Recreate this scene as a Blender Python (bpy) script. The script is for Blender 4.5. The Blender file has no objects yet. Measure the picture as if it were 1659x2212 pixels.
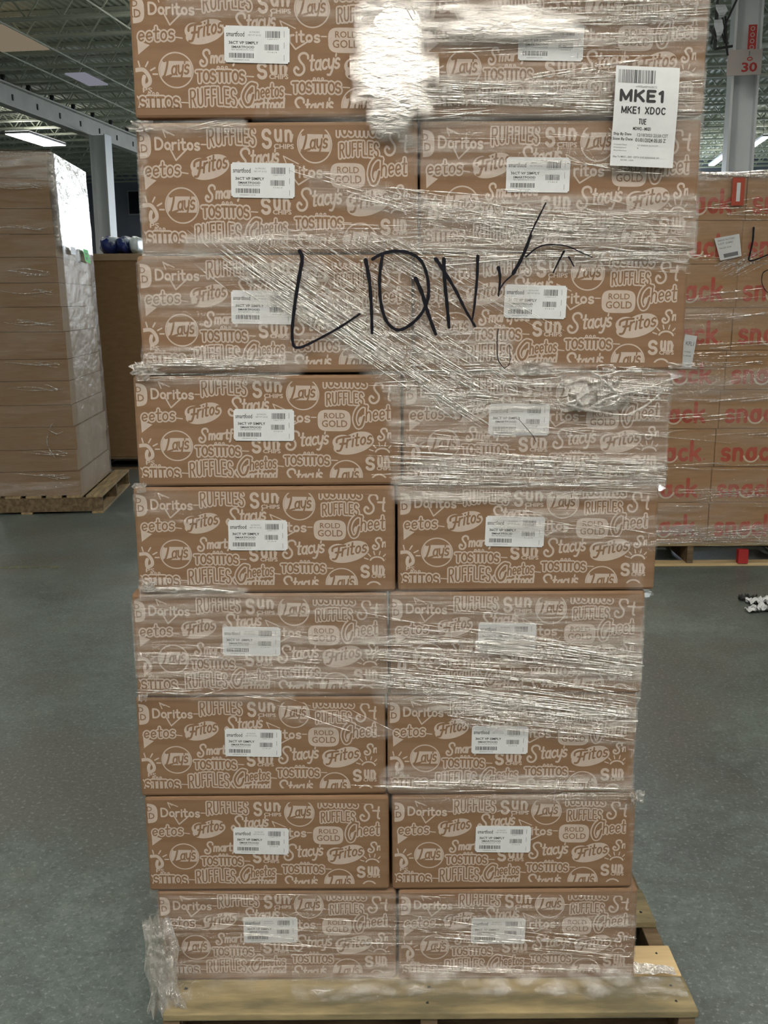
import bpy, bmesh, math, random
from mathutils import Vector, Matrix, noise
C = bpy.context.scene.collection
R_ = math.radians
# ------------------------------------------------------------------ camera, world, exposure
F, PHI, ROLL, CAMZ, CX, CY = 2150.0, R_(12), -0.0066, 1.656, 829.5, 1106.0
cd = bpy.data.cameras.new('camera'); cam = bpy.data.objects.new('camera', cd); C.objects.link(cam)
cd.sensor_fit = 'HORIZONTAL'; cd.sensor_width = 36; cd.lens = F * 36 / 1659
cd.clip_start = .05; cd.clip_end = 200
CR = Matrix.Rotation(math.pi / 2 - PHI, 3, 'X') @ Matrix.Rotation(ROLL, 3, 'Z')
cam.matrix_world = Matrix.Translation((0, 0, CAMZ)) @ CR.to_4x4()
bpy.context.scene.camera = cam
def ray(px, py): return CR @ Vector(((px - CX) / F, -(py - CY) / F, -1))
def atY(px, py, Y): d = ray(px, py); return Vector((0, 0, CAMZ)) + d * (Y / d.y)
def atZ(px, py, Z): d = ray(px, py); return Vector((0, 0, CAMZ)) + d * ((Z - CAMZ) / d.z)
CRT = CR.transposed()
def proj(x, y, z):
    v = CRT @ Vector((x, y, z - CAMZ)); return CX + F * v.x / -v.z, CY - F * v.y / -v.z

sc = bpy.context.scene
sc.view_settings.view_transform = 'Standard'; sc.view_settings.look = 'None'
sc.view_settings.gamma = 1; sc.view_settings.use_curve_mapping = False
sc.view_settings.exposure = -0.68
sc.cycles.max_bounces = 7; sc.cycles.diffuse_bounces = 4; sc.cycles.glossy_bounces = 3
sc.cycles.transparent_max_bounces = 24; sc.cycles.transmission_bounces = 4
sc.cycles.sample_clamp_indirect = 4; sc.cycles.caustics_reflective = False; sc.cycles.caustics_refractive = False
LAMP_W = 96.0      # emission of the ceiling lamps
DAY_W = 36.0        # daylight of the added, unseen far window
FILL_W = 1.2       # glow of the added fill panels behind the viewer
w = bpy.data.worlds.new('world'); sc.world = w; w.use_nodes = True
w.node_tree.nodes['Background'].inputs[0].default_value = (.55, .62, .70, 1)
w.node_tree.nodes['Background'].inputs[1].default_value = .6

# ------------------------------------------------------------------ materials
def lin(r, g, b): return tuple(((c / 255) / 12.92 if c / 255 < .04045 else ((c / 255 + .055) / 1.055) ** 2.4) for c in (r, g, b)) + (1,)
class NT:
    def __init__(s, name):
        s.m = bpy.data.materials.new(name); s.m.use_nodes = True; s.t = s.m.node_tree; s.t.nodes.clear()
        s.out = s.n('ShaderNodeOutputMaterial')
    def n(s, t, **k):
        n = s.t.nodes.new(t)
        for a, b in k.items(): setattr(n, a, b)
        return n
    def l(s, a, b): s.t.links.new(a, b)
    def noise(s, scale, detail=3, rough=.5, vec=(1, 1, 1), rot=(0, 0, 0), dist=0):
        tc = s.n('ShaderNodeTexCoord'); mp = s.n('ShaderNodeMapping'); mp.inputs['Scale'].default_value = vec; mp.inputs['Rotation'].default_value = rot
        no = s.n('ShaderNodeTexNoise'); no.inputs['Scale'].default_value = scale; no.inputs['Detail'].default_value = detail
        no.inputs['Roughness'].default_value = rough; no.inputs['Distortion'].default_value = dist
        s.l(tc.outputs['Object'], mp.inputs[0]); s.l(mp.outputs[0], no.inputs['Vector']); return no.outputs['Fac']
    def ramp(s, fac, stops):
        r = s.n('ShaderNodeValToRGB'); e = r.color_ramp.elements
        while len(e) < len(stops): e.new(.5)
        for i, (p, c) in enumerate(stops): e[i].position = p; e[i].color = c
        s.l(fac, r.inputs[0]); return r.outputs[0]
    def math(s, op, a, b=0, c=0, clamp=False):
        m = s.n('ShaderNodeMath', operation=op, use_clamp=clamp)
        for i, v in enumerate((a, b, c)):
            if isinstance(v, (int, float)): m.inputs[i].default_value = v
            else: s.l(v, m.inputs[i])
        return m.outputs[0]
def pbr(name, c1, c2=None, scale=20, vec=(1, 1, 1), rough=.7, metal=0, bump=0, bscale=None, spec=.4, lo=.35, hi=.65, emit=0):
    t = NT(name); p = t.n('ShaderNodeBsdfPrincipled'); t.l(p.outputs[0], t.out.inputs[0])
    p.inputs['Roughness'].default_value = rough; p.inputs['Metallic'].default_value = metal; p.inputs['Specular IOR Level'].default_value = spec
    f = t.noise(scale, 4, .6, vec)
    t.l(t.ramp(f, [(lo, c1), (hi, c2 or c1)]), p.inputs['Base Color'])
    if bump:
        b = t.n('ShaderNodeBump'); b.inputs['Strength'].default_value = bump; b.inputs['Distance'].default_value = .01
        t.l(t.noise(bscale or scale, 4, .6, vec), b.inputs['Height']); t.l(b.outputs[0], p.inputs['Normal'])
    if emit: p.inputs['Emission Color'].default_value = c1; p.inputs['Emission Strength'].default_value = emit
    return t.m
def glow(name, col, st):
    t = NT(name); e = t.n('ShaderNodeEmission'); e.inputs[0].default_value = col; e.inputs[1].default_value = st
    t.l(e.outputs[0], t.out.inputs[0]); return t.m
BR1, BR2 = lin(136, 106, 80), lin(144, 114, 88)
M = dict(
    card=pbr('kraft_cardboard', BR1, BR2, 14, (.3, 1, 4), .72, spec=.25, bump=.12, bscale=6),
    cardplain=pbr('plain_cardboard', lin(138, 110, 80), lin(148, 119, 88), 9, (1, 1, 3), .75, spec=.2, bump=.1),
    cardwarm=pbr('warm_kraft_cardboard', lin(168, 130, 92), lin(178, 140, 102), 14, (.3, 1, 4), .72, spec=.25), cardside=pbr('lit_side_and_lid_cardboard', lin(168, 146, 118), lin(176, 154, 126), 9, (1, 1, 3), .75, spec=.2),  # cardside: carton sides with daylight put into the colour, and the tan lid
    ink=pbr('pale_ink', lin(194, 177, 163), lin(201, 185, 171), 60, rough=.7, spec=.25),
    brown=pbr('brown_print', BR1, BR2, 14, (.3, 1, 4), .72, spec=.25),
    white=pbr('label_paper', lin(222, 224, 224), lin(228, 230, 230), 30, rough=.5),
    black=pbr('label_ink', lin(52, 52, 54), lin(60, 60, 60), 40, rough=.6),
    grey=pbr('label_grey_ink', lin(120, 120, 122), lin(128, 128, 128), 40, rough=.6),
    marker=pbr('marker_ink', lin(14, 13, 20), lin(22, 20, 30), 30, rough=.3),
    red=pbr('red_ink', lin(186, 82, 62), lin(194, 92, 70), 30, rough=.7),
    smile=pbr('pale_print', lin(214, 196, 170), None, 30, rough=.7),
    green=pbr('green_sticker', lin(60, 235, 70), None, 30, rough=.6), teal=pbr('teal_note', lin(95, 190, 150), lin(100, 196, 156), 30, rough=.7),
    wood=pbr('pallet_wood', lin(138, 124, 98), lin(186, 162, 122), 3, (1.2, 9, 9), .75, bump=.3, bscale=5, spec=.2),
    woodlight=pbr('new_pallet_wood', lin(214, 186, 138), lin(232, 206, 160), 3, (1.2, 9, 9), .7, bump=.2, spec=.2),
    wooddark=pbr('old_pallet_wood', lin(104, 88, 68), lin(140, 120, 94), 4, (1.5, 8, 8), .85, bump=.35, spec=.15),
    weathered=pbr('weathered_pallet_board', lin(118, 110, 86), lin(178, 160, 120), 4, (.8, 3, 3), .8, bump=.35, bscale=8, spec=.2, lo=.38, hi=.64), woodred=pbr('red_painted_wood', lin(176, 48, 50), lin(190, 60, 58), 8, rough=.7),
    colw=pbr('column_paint', lin(222, 226, 230), lin(230, 234, 236), 3, (1, 1, .4), .45),
    steel=pbr('ceiling_steel', lin(196, 200, 184), lin(206, 210, 194), 3, rough=.6),
    darksteel=pbr('dark_steel', lin(48, 50, 50), lin(58, 60, 58), 3, rough=.6),
    gird=pbr('girder_paint', lin(172, 170, 160), lin(186, 184, 174), 2, rough=.5),
    wall=pbr('wall_paint', lin(150, 153, 170), lin(160, 163, 178), .5, rough=.8),
    dark=pbr('dark_opening', lin(30, 34, 40), lin(40, 44, 50), 2, rough=.6),
    frame=pbr('fixture_shell', lin(190, 192, 196), None, 3, rough=.5),
    blue=pbr('blue_bag', lin(40, 56, 120), lin(196, 212, 226), 7, lo=.50, hi=.60, rough=.35, bump=.4), clearw=pbr('white_bag', lin(196, 214, 222), lin(224, 236, 240), 12, rough=.3, bump=.4),
    signp=pbr('sign_plate', lin(196, 186, 182), None, 3, rough=.5), signr=pbr('sign_red', lin(190, 60, 56), None, 3, rough=.5),
    lamp=glow('lamp_light', (1, .955, .875, 1), LAMP_W), day=glow('added_window_glow', (.80, .90, 1, 1), DAY_W), rearfill=glow('added_fill_glow', (.86, .93, 1, 1), FILL_W),  # the last two glows belong to added, unseen sources
    uplight=glow('added_uplight_glow', (1, .99, .93, 1), 7), lampfar=glow('distant_lamp_light', (1, .98, .94, 1), 30), panel=glow('panel_glow', (.42, .42, .50, 1), .75), paneltan=glow('tan_panel_glow', (.42, .34, .24, 1), .75), scrap=pbr('scrap_plastic', lin(225, 228, 230), lin(240, 242, 244), 30, rough=.3, bump=.4),  # panel glows stand in for light on the panels; uplight added for the ceiling
    yellow=pbr('worn_floor_paint', lin(120, 118, 86), lin(100, 104, 88), 10, rough=.7),
)
def floor_mat():
    t = NT('polished_concrete'); p = t.n('ShaderNodeBsdfPrincipled'); t.l(p.outputs[0], t.out.inputs[0])
    big = t.noise(1.1, 5, .65); med = t.noise(14, 8, .78); fine = t.noise(75, 4, .7)
    s = t.math('ADD', t.math('MULTIPLY', big, .45), t.math('MULTIPLY', med, .55))
    c = t.ramp(s, [(.38, lin(78, 84, 79)), (.47, lin(94, 103, 99)), (.54, lin(106, 118, 113)), (.62, lin(124, 134, 129))])
    mix = t.n('ShaderNodeMix', data_type='RGBA'); t.l(t.ramp(fine, [(.55, (0, 0, 0, 1)), (.80, (1, 1, 1, 1))]), mix.inputs[0])
    wm = t.n('ShaderNodeMix', data_type='RGBA'); t.l(t.ramp(t.noise(.7, 4, .6, rot=(0, 0, 1)), [(.50, (0, 0, 0, 1)), (.60, (.8, .8, .8, 1))]), wm.inputs[0]); t.l(c, wm.inputs[6]); wm.inputs[7].default_value = lin(98, 97, 90); c = wm.outputs[2]
    t.l(c, mix.inputs[6]); mix.inputs[7].default_value = lin(172, 182, 180)
    m2 = t.n('ShaderNodeMix', data_type='RGBA'); t.l(t.ramp(t.noise(60, 4, .7, rot=(1, 0, 2)), [(.52, (0, 0, 0, 1)), (.72, (.6, .6, .6, 1))]), m2.inputs[0])
    t.l(mix.outputs[2], m2.inputs[6]); m2.inputs[7].default_value = lin(62, 70, 68)
    t.l(m2.outputs[2], p.inputs['Base Color'])
    t.l(t.ramp(med, [(.3, (.34, .34, .34, 1)), (.7, (.52, .52, .52, 1))]), p.inputs['Roughness'])
    b = t.n('ShaderNodeBump'); b.inputs['Strength'].default_value = .25; b.inputs['Distance'].default_value = .004
    t.l(t.noise(40, 4, .6), b.inputs['Height']); t.l(b.outputs[0], p.inputs['Normal']); return t.m
def deck_mat():
    t = NT('corrugated_deck'); p = t.n('ShaderNodeBsdfPrincipled'); t.l(p.outputs[0], t.out.inputs[0]); p.inputs['Roughness'].default_value = .6
    tc = t.n('ShaderNodeTexCoord'); wv = t.n('ShaderNodeTexWave', bands_direction='X'); wv.inputs['Scale'].default_value = 2.2; t.l(tc.outputs['Object'], wv.inputs['Vector'])
    t.l(t.ramp(wv.outputs['Fac'], [(.3, lin(206, 210, 194)), (.6, lin(224, 228, 212))]), p.inputs['Base Color'])
    b = t.n('ShaderNodeBump'); b.inputs['Strength'].default_value = .8; b.inputs['Distance'].default_value = .05
    t.l(wv.outputs['Fac'], b.inputs['Height']); t.l(b.outputs[0], p.inputs['Normal']); return t.m
M['floor'] = floor_mat(); M['deck'] = deck_mat()
def film_mat(name, haze, gloss, vec, rot, rough=.13, bump=1.0, col=(.98, .95, .91, 1), bscale=30, holes=(.38, .62)):
    """clear stretch film: 'thick' (an attribute) is how many layers lie there"""
    t = NT(name); at = t.n('ShaderNodeAttribute', attribute_name='thick'); th = at.outputs['Fac']
    streak = t.noise(bscale, 5, .62, vec, rot, .3); coarse = t.noise(7, 4, .6, (1, 1, 1.6), (0, 0, 0), .5)
    sr = t.ramp(streak, [(holes[0], (0, 0, 0, 1)), (holes[1], (1, 1, 1, 1))])
    b = t.n('ShaderNodeBump'); b.inputs['Strength'].default_value = bump; b.inputs['Distance'].default_value = .02
    t.l(t.math('ADD', streak, t.math('MULTIPLY', coarse, 1.2)), b.inputs['Height'])
    tr = t.n('ShaderNodeBsdfTransparent'); df = t.n('ShaderNodeBsdfDiffuse'); df.inputs[0].default_value = col
    gl = t.n('ShaderNodeBsdfGlossy'); gl.inputs[0].default_value = (1, .96, .90, 1); gl.inputs['Roughness'].default_value = rough; t.l(b.outputs[0], gl.inputs['Normal'])
    m1 = t.n('ShaderNodeMixShader'); h = t.math('MULTIPLY', t.math('MULTIPLY', th, haze), t.math('ADD', t.math('MULTIPLY', sr, .8), .25), clamp=True)
    t.l(h, m1.inputs[0]); t.l(tr.outputs[0], m1.inputs[1]); t.l(df.outputs[0], m1.inputs[2])
    m2 = t.n('ShaderNodeMixShader'); g = t.math('MULTIPLY', t.math('MULTIPLY', th, gloss), t.math('ADD', t.math('MULTIPLY', sr, .75), .25), clamp=True)
    t.l(g, m2.inputs[0]); t.l(m1.outputs[0], m2.inputs[1]); t.l(gl.outputs[0], m2.inputs[2])
    t.l(m2.outputs[0], t.out.inputs[0]); return t.m
M['film'] = film_mat('stretch_film', .30, .40, (.09, 1, 2.6), (0, R_(4), 0), rough=.10, bump=1.0, holes=(.44, .60))
M['filmside'] = film_mat('side_stretch_film', .40, .34, (1, .6, 1.3), (0, 0, 0), rough=.28, bscale=9, bump=.5, holes=(.2, .6))
M['filmback'] = film_mat('distant_stretch_film', .34, .22, (.25, 1, 1.8), (0, R_(-3), 0), rough=.2, bscale=12, bump=.9)
def ridge_mat():
    t = NT('film_ridge'); tr = t.n('ShaderNodeBsdfTransparent'); df = t.n('ShaderNodeBsdfDiffuse'); df.inputs[0].default_value = (.98, .95, .9, 1)
    gl = t.n('ShaderNodeBsdfGlossy'); gl.inputs[0].default_value = (1, .96, .90, 1); gl.inputs['Roughness'].default_value = .15
    m1 = t.n('ShaderNodeMixShader'); t.l(t.math('MULTIPLY', t.ramp(t.noise(45, 3, .6), [(.42, (0, 0, 0, 1)), (.62, (1, 1, 1, 1))]), .50), m1.inputs[0])
    t.l(tr.outputs[0], m1.inputs[1]); t.l(df.outputs[0], m1.inputs[2])
    m2 = t.n('ShaderNodeMixShader'); t.l(t.math('MULTIPLY', t.ramp(t.noise(60, 3, .6, rot=(1, 1, 0)), [(.44, (.08, .08, .08, 1)), (.58, (1, 1, 1, 1))]), .66), m2.inputs[0])
    t.l(m1.outputs[0], m2.inputs[1]); t.l(gl.outputs[0], m2.inputs[2]); t.l(m2.outputs[0], t.out.inputs[0]); return t.m
M['ridge'] = ridge_mat()

# ------------------------------------------------------------------ helpers
def finish(name, bm, mats, parent=None, smooth=False):
    me = bpy.data.meshes.new(name)
    if isinstance(bm, tuple):
        me.from_pydata(bm[0], [], bm[1])
        if len(bm) > 2: me.polygons.foreach_set('material_index', bm[2])
        me.update()
    else:
        bm.normal_update(); bm.to_mesh(me); bm.free()
    for m in (mats if isinstance(mats, (list, tuple)) else [mats]): me.materials.append(m)
    if smooth:
        for p in me.polygons: p.use_smooth = True
    o = bpy.data.objects.new(name, me); C.objects.link(o)
    if parent: o.parent = parent
    return o
def empty(name, loc, rz=0):
    o = bpy.data.objects.new(name, None); C.objects.link(o); o.location = loc; o.rotation_euler.z = rz; o.empty_display_size = .1; return o
def tag(o, label=None, cat=None, group=None, kind=None):
    if label: o['label'] = label
    if cat: o['category'] = cat
    if group: o['group'] = group
    if kind: o['kind'] = kind
    return o
def box(bm, x0, x1, y0, y1, z0, z1, bev=0, mi=0):
    r = bmesh.ops.create_cube(bm, size=1); vs = r['verts']
    for v in vs: v.co = Vector(((x0 + x1) / 2 + v.co.x * (x1 - x0), (y0 + y1) / 2 + v.co.y * (y1 - y0), (z0 + z1) / 2 + v.co.z * (z1 - z0)))
    fs = set(f for v in vs for f in v.link_faces)
    if bev:
        es = list({e for v in vs for e in v.link_edges})
        n0 = set(bm.faces) - fs
        bmesh.ops.bevel(bm, geom=es, offset=bev, segments=2, affect='EDGES', profile=.5)
        fs = set(bm.faces) - n0
    for f in fs: f.material_index = mi
def bar(bm, a, b, r, n=6, mi=0):
    a, b = Vector(a), Vector(b); d = (b - a)
    if d.length < 1e-6: return
    d.normalize(); u = d.orthogonal().normalized(); v = d.cross(u)
    A = [bm.verts.new(a + (u * math.cos(k * 2 * math.pi / n) + v * math.sin(k * 2 * math.pi / n)) * r) for k in range(n)]
    B = [bm.verts.new(b + (u * math.cos(k * 2 * math.pi / n) + v * math.sin(k * 2 * math.pi / n)) * r) for k in range(n)]
    for k in range(n):
        f = bm.faces.new((A[k], A[(k + 1) % n], B[(k + 1) % n], B[k])); f.material_index = mi
    bm.faces.new(A[::-1]).material_index = mi; bm.faces.new(B).material_index = mi

# ------------------------------------------------------------------ flat print: strokes, discs, fills and type, clipped to a rectangle
def smooth(pts, n=4):
    if len(pts) < 3: return pts
    P = [pts[0]] + list(pts) + [pts[-1]]; out = []
    for i in range(1, len(P) - 2):
        a, b, c, d = P[i - 1], P[i], P[i + 1], P[i + 2]
        for k in range(n):
            t = k / n
            out.append(tuple(.5 * (2 * b[j] + (c[j] - a[j]) * t + (2 * a[j] - 5 * b[j] + 4 * c[j] - d[j]) * t * t + (3 * b[j] - a[j] - 3 * c[j] + d[j]) * t ** 3) for j in (0, 1)))
    out.append(P[-2]); return out
def clip_poly(p, r):
    for ax, lim, sg in ((0, r[0], 1), (0, r[2], -1), (1, r[1], 1), (1, r[3], -1)):
        q = []
        for i in range(len(p)):
            a, b = p[i], p[(i + 1) % len(p)]; da, db = sg * (a[ax] - lim), sg * (b[ax] - lim)
            if da >= 0: q.append(a)
            if (da >= 0) != (db >= 0):
                t = da / (da - db); q.append((a[0] + (b[0] - a[0]) * t, a[1] + (b[1] - a[1]) * t))
        p = q
        if len(p) < 3: return None
    return p
class Print:
    """collects convex flat pieces in drawing units; place() maps them to a surface"""
    def __init__(s, clip=None): s.p = []; s.clip = clip; s.k = 0
    def new(s): s.k = 0
    def poly(s, pts, layer, mi):
        if s.clip:
            pts = clip_poly(pts, s.clip)
            if not pts: return
        s.k += 1; s.p.append((pts, layer, s.k, mi))
    def disc(s, c, r, layer, mi, n=8): s.poly([(c[0] + r * math.cos(i * 2 * math.pi / n), c[1] + r * math.sin(i * 2 * math.pi / n)) for i in range(n)], layer, mi)
    def stroke(s, pts, wd, layer, mi, caps=True):
        for i in range(len(pts) - 1):
            a, b = pts[i], pts[i + 1]; dx, dy = b[0] - a[0], b[1] - a[1]; L = math.hypot(dx, dy)
            if L < 1e-9: continue
            nx, ny = -dy / L * wd / 2, dx / L * wd / 2
            s.poly([(a[0] + nx, a[1] + ny), (b[0] + nx, b[1] + ny), (b[0] - nx, b[1] - ny), (a[0] - nx, a[1] - ny)], layer, mi)
        if caps:
            for q in pts: s.disc(q, wd / 2, layer, mi)
    def ell(s, c, rx, ry, layer, mi, rot=0, n=32, y0=-9e9, y1=9e9):
        ca, sa = math.cos(rot), math.sin(rot); P = []
        for i in range(n):
            x, y = rx * math.cos(i * 2 * math.pi / n), ry * math.sin(i * 2 * math.pi / n); P.append((c[0] + x * ca - y * sa, c[1] + x * sa + y * ca))
        P = clip_poly(P, (-9e9, y0, 9e9, y1))
        if P: s.poly(P, layer, mi)
    def ring(s, c, rx, ry, wd, layer, mi, n=36): s.stroke([(c[0] + rx * math.cos(i * 2 * math.pi / n), c[1] + ry * math.sin(i * 2 * math.pi / n)) for i in range(n + 1)], wd, layer, mi, False)
def arc(cx, cy, rx, ry, a0, a1, n=10): return [(cx + rx * math.cos(R_(a0 + (a1 - a0) * i / n)), cy + ry * math.sin(R_(a0 + (a1 - a0) * i / n))) for i in range(n + 1)]
o_ = arc(.22, .31, .2, .29, 0, 360, 12)
G = {  # stroke letters: (width, [strokes]); y up, capitals 1 high
 'R': (.62, [[(0, 0), (0, 1)], [(0, 1), (.3, 1)] + arc(.3, .76, .24, .24, 90, -90, 6) + [(0, .52)], [(.25, .52), (.55, 0)]]),
 'U': (.6, [[(0, 1), (0, .3)] + arc(.26, .28, .26, .28, 180, 360, 8) + [(.52, 1)]]),
 'F': (.52, [[(0, 0), (0, 1), (.5, 1)], [(0, .52), (.4, .52)]]), 'L': (.5, [[(0, 1), (0, 0), (.48, 0)]]),
 'E': (.54, [[(.5, 1), (0, 1), (0, 0), (.5, 0)], [(0, .52), (.42, .52)]]), 'I': (.1, [[(.05, 0), (.05, 1)]]),
 'S': (.56, [arc(.26, .74, .25, .26, 20, 270, 9) + arc(.26, .25, .26, .25, 90, -160, 9)]),
 'T': (.6, [[(0, 1), (.6, 1)], [(.3, 1), (.3, 0)]]), 'O': (.66, [arc(.32, .5, .31, .5, 0, 360, 14)]),
 'G': (.66, [arc(.34, .5, .32, .5, 50, 340, 12), [(.4, .45), (.66, .45), (.66, .1)]]),
 'D': (.62, [[(0, 0), (0, 1), (.2, 1)] + arc(.2, .5, .38, .5, 90, -90, 10) + [(0, 0)]]),
 'H': (.58, [[(0, 0), (0, 1)], [(.54, 0), (.54, 1)], [(0, .5), (.54, .5)]]), 'P': (.54, [[(0, 0), (0, 1), (.25, 1)] + arc(.25, .74, .25, .26, 90, -90, 6) + [(0, .48)]]),
 'C': (.6, [arc(.34, .5, .33, .5, 45, 315, 12)]), 'o': (.46, [o_]), 'i': (.1, [[(.05, 0), (.05, .6)], [(.05, .82), (.06, .84)]]),
 'r': (.34, [[(.02, 0), (.02, .6)], [(.02, .4), (.12, .56), (.32, .6)]]), 't': (.36, [[(.14, .95), (.14, .15), (.2, .02), (.34, .04)], [(-.02, .64), (.34, .64)]]),
 'e': (.46, [[(.04, .3), (.42, .36)] + arc(.23, .33, .2, .28, 10, 315, 10)]),
 's': (.4, [arc(.2, .45, .17, .16, 30, 260, 7) + arc(.18, .15, .18, .15, 90, -150, 7)]),
 'a': (.48, [arc(.22, .31, .2, .29, 60, 420, 12), [(.42, .62), (.42, .1), (.5, 0)]]), 'c': (.42, [arc(.24, .31, .21, .29, 50, 320, 10)]),
 'y': (.46, [[(0, .62), (.04, .2), (.2, .04), (.38, .2)], [(.42, .62), (.38, 0), (.24, -.36), (.02, -.36)]]),
 "'": (.1, [[(.06, 1.0), (.03, .8)]]), 'n': (.48, [[(.02, 0), (.02, .6)], [(.02, .4), (.14, .58), (.3, .58), (.4, .42), (.4, 0)]]),
 'u': (.48, [[(.02, .62), (.02, .2), (.14, .02), (.28, .04), (.4, .2)], [(.42, .62), (.42, 0)]]),
 'm': (.74, [[(.02, 0), (.02, .6)], [(.02, .4), (.14, .58), (.26, .58), (.34, .42), (.34, 0)], [(.34, .42), (.46, .58), (.58, .58), (.66, .42), (.66, 0)]]),
 'h': (.48, [[(.02, 0), (.02, 1.05)], [(.02, .4), (.14, .58), (.3, .58), (.4, .42), (.4, 0)]]), 'k': (.5, [[(.02, 0), (.02, 1)], [(.42, .6), (.05, .26)], [(.16, .36), (.46, 0)]]),
 'f': (.36, [[(.34, .98), (.2, 1), (.14, .85), (.12, 0), (.04, -.3)], [(-.02, .6), (.32, .6)]]), 'd': (.48, [arc(.22, .31, .2, .29, 0, 360, 12), [(.43, 1.0), (.43, 0)]]),
 'J': (.7, [[(0, .62), (.02, .84), (.25, .98), (.72, 1.05)], [(.38, .98), (.34, .5), (.22, .05), (.04, .0)], [(.2, .5), (.55, .55)]]),   # script F
 'l': (.62, [[(.06, .98), (.3, 1.02), (.34, .9), (.26, .5), (.1, .04)], [(.02, .04), (.2, .0), (.42, .06), (.64, .12)]]),                                           # script L
 '$': (.8, [[(.82, .78), (.80, .94), (.62, 1.04), (.38, .98), (.28, .80), (.38, .60), (.56, .40), (.56, .14), (.36, -.04), (.1, -.02), (-.02, .18), (.1, .34), (.24, .24)]]),  # script S
 'Q': (.9, [[(.8, .7), (.66, .98), (.36, .9), (.08, .5), (.06, .1), (.3, -.14), (.56, .02), (.74, .3)]]),                          # script C
 'M': (.74, [[(0, 0), (0, 1), (.36, .12), (.72, 1), (.72, 0)]]), 'K': (.6, [[(0, 0), (0, 1)], [(.56, 1), (.02, .42)], [(.2, .58), (.6, 0)]]), '1': (.3, [[(0, .78), (.2, .98), (.2, 0)]]), 'X': (.6, [[(0, 1), (.56, 0)], [(.56, 1), (0, 0)]]),
 ' ': (.4, []), '-': (.34, [[(.02, .35), (.3, .35)]]),
}
CORN = set('RUFLEITHPDkMK1X')
def word(P, txt, x0, y0, x1, y1, ws, shear=0, arch=0, rise=0, gap=.16, dbl=(1, 1)):
    """ws: list of (stroke width, layer, material); y0 is the top of the capitals, y1 the base line; drawing y runs down"""
    P.new(); tot = sum(G[c][0] for c in txt) + gap * (len(txt) - 1); sx = (x1 - x0) / tot; h = y1 - y0
    S = []; x = 0
    for i, c in enumerate(txt):
        for st in G[c][1]:
            pts = st if (c in CORN or len(st) < 3 or (len(st) > 7 and c not in '$QJl')) else smooth(st, 4)
            L = []
            for (a, b) in pts:
                u = (x + a) / tot; X = x0 + (x + a) * sx + shear * b * h; Y = y1 - b * h - arch * math.sin(math.pi * min(max(u, 0), 1)) - rise * u
                L.append((X, Y))
            S.append(L)
        x += G[c][0] + gap
    for wd, layer, mi in ws:
        for L in S: P.stroke(L, wd, layer, mi)
_tc = {}
def typed(P, txt, x0, y0, x1, y1, layer, mi, bold=.0):
    key = (txt, bold)
    if key not in _tc:
        cu = bpy.data.curves.new('type', 'FONT'); cu.body = txt; cu.offset = bold; cu.resolution_u = 2
        o = bpy.data.objects.new('type', cu); C.objects.link(o)
        me = bpy.data.meshes.new_from_object(o); vs = [(v.co.x, v.co.y) for v in me.vertices]; fs = [tuple(p.vertices) for p in me.polygons]
        bpy.data.objects.remove(o); bpy.data.curves.remove(cu); bpy.data.meshes.remove(me)
        xs = [v[0] for v in vs]; ys = [v[1] for v in vs]; _tc[key] = (vs, fs, min(xs), max(xs), min(ys), max(ys))
    vs, fs, a, b, c, d = _tc[key]
    for f in fs: P.poly([(x0 + (vs[i][0] - a) / (b - a) * (x1 - x0), y1 - (vs[i][1] - c) / (d - c) * (y1 - y0)) for i in f], layer, mi)
def place(P, fn, out, step=5.5e-7, lay=3.2e-4, base=1.2e-4):
    """fn(x, y, lift) -> 3D; out: [verts, faces, material indices]"""
    V, Fc, Mi = out
    for pts, layer, k, mi in P.p:
        z = base + layer * lay + min(k, 520) * step; i0 = len(V)
        q = [fn(x, y, z) for x, y in pts]
        V.extend(q); n = (q[1] - q[0]).cross(q[2] - q[0]); ref = fn(pts[0][0], pts[0][1], z + 1) - fn(pts[0][0], pts[0][1], z)
        idx = list(range(i0, i0 + len(q)))
        Fc.append(idx if n.dot(ref) > 0 else idx[::-1]); Mi.append(mi)
def bm_out(bm):
    bm.verts.ensure_lookup_table(); bm.verts.index_update()
    V = [v.co.copy() for v in bm.verts]; Fc = [[v.index for v in f.verts] for f in bm.faces]; Mi = [f.material_index for f in bm.faces]; bm.free(); return [V, Fc, Mi]
# ================================================================== the building (its axis is turned 8.5 degrees from the view)
TH = R_(8.5); EX = Vector((math.cos(TH), -math.sin(TH), 0)); EY = Vector((math.sin(TH), math.cos(TH), 0))
def B(s, t, z): return EX * s + EY * t + Vector((0, 0, z))       # building coordinates
def toB(p): return p.dot(EX), p.dot(EY)
def bbox_obj(name, s0, s1, t0, t1, z0, z1, mat, parent=None, kind=None, bev=0):
    bm = bmesh.new(); box(bm, s0, s1, t0, t1, z0, z1, bev); o = finish(name, bm, mat, parent)
    if not parent: o.rotation_euler.z = -TH
    if kind: o['kind'] = kind
    return o
S0, S1, T0, T1, ZC = -24.0, 24.0, -24.0, 39.0, 6.55
fl = bbox_obj('floor', S0, S1, T0, T1, -.2, 0, M['floor'], kind='structure')
bbox_obj('ceiling', S0, S1, T0, T1, ZC, ZC + .15, M['deck'], kind='structure')
bbox_obj('wall_left', S0 - .2, S0, T0, T1, -.2, ZC + .15, M['wall'], kind='structure')
bbox_obj('wall_right', S1, S1 + .2, T0, T1, -.2, ZC + .15, M['wall'], kind='structure')
bbox_obj('wall_near', S0 - .2, S1 + .2, T0 - .2, T0, -.2, ZC + .15, M['wall'], kind='structure')
bbox_obj('wall_far', S0 - .2, S1 + .2, T1, T1 + .2, -.2, ZC + .15, M['wall'], kind='structure')
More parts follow.
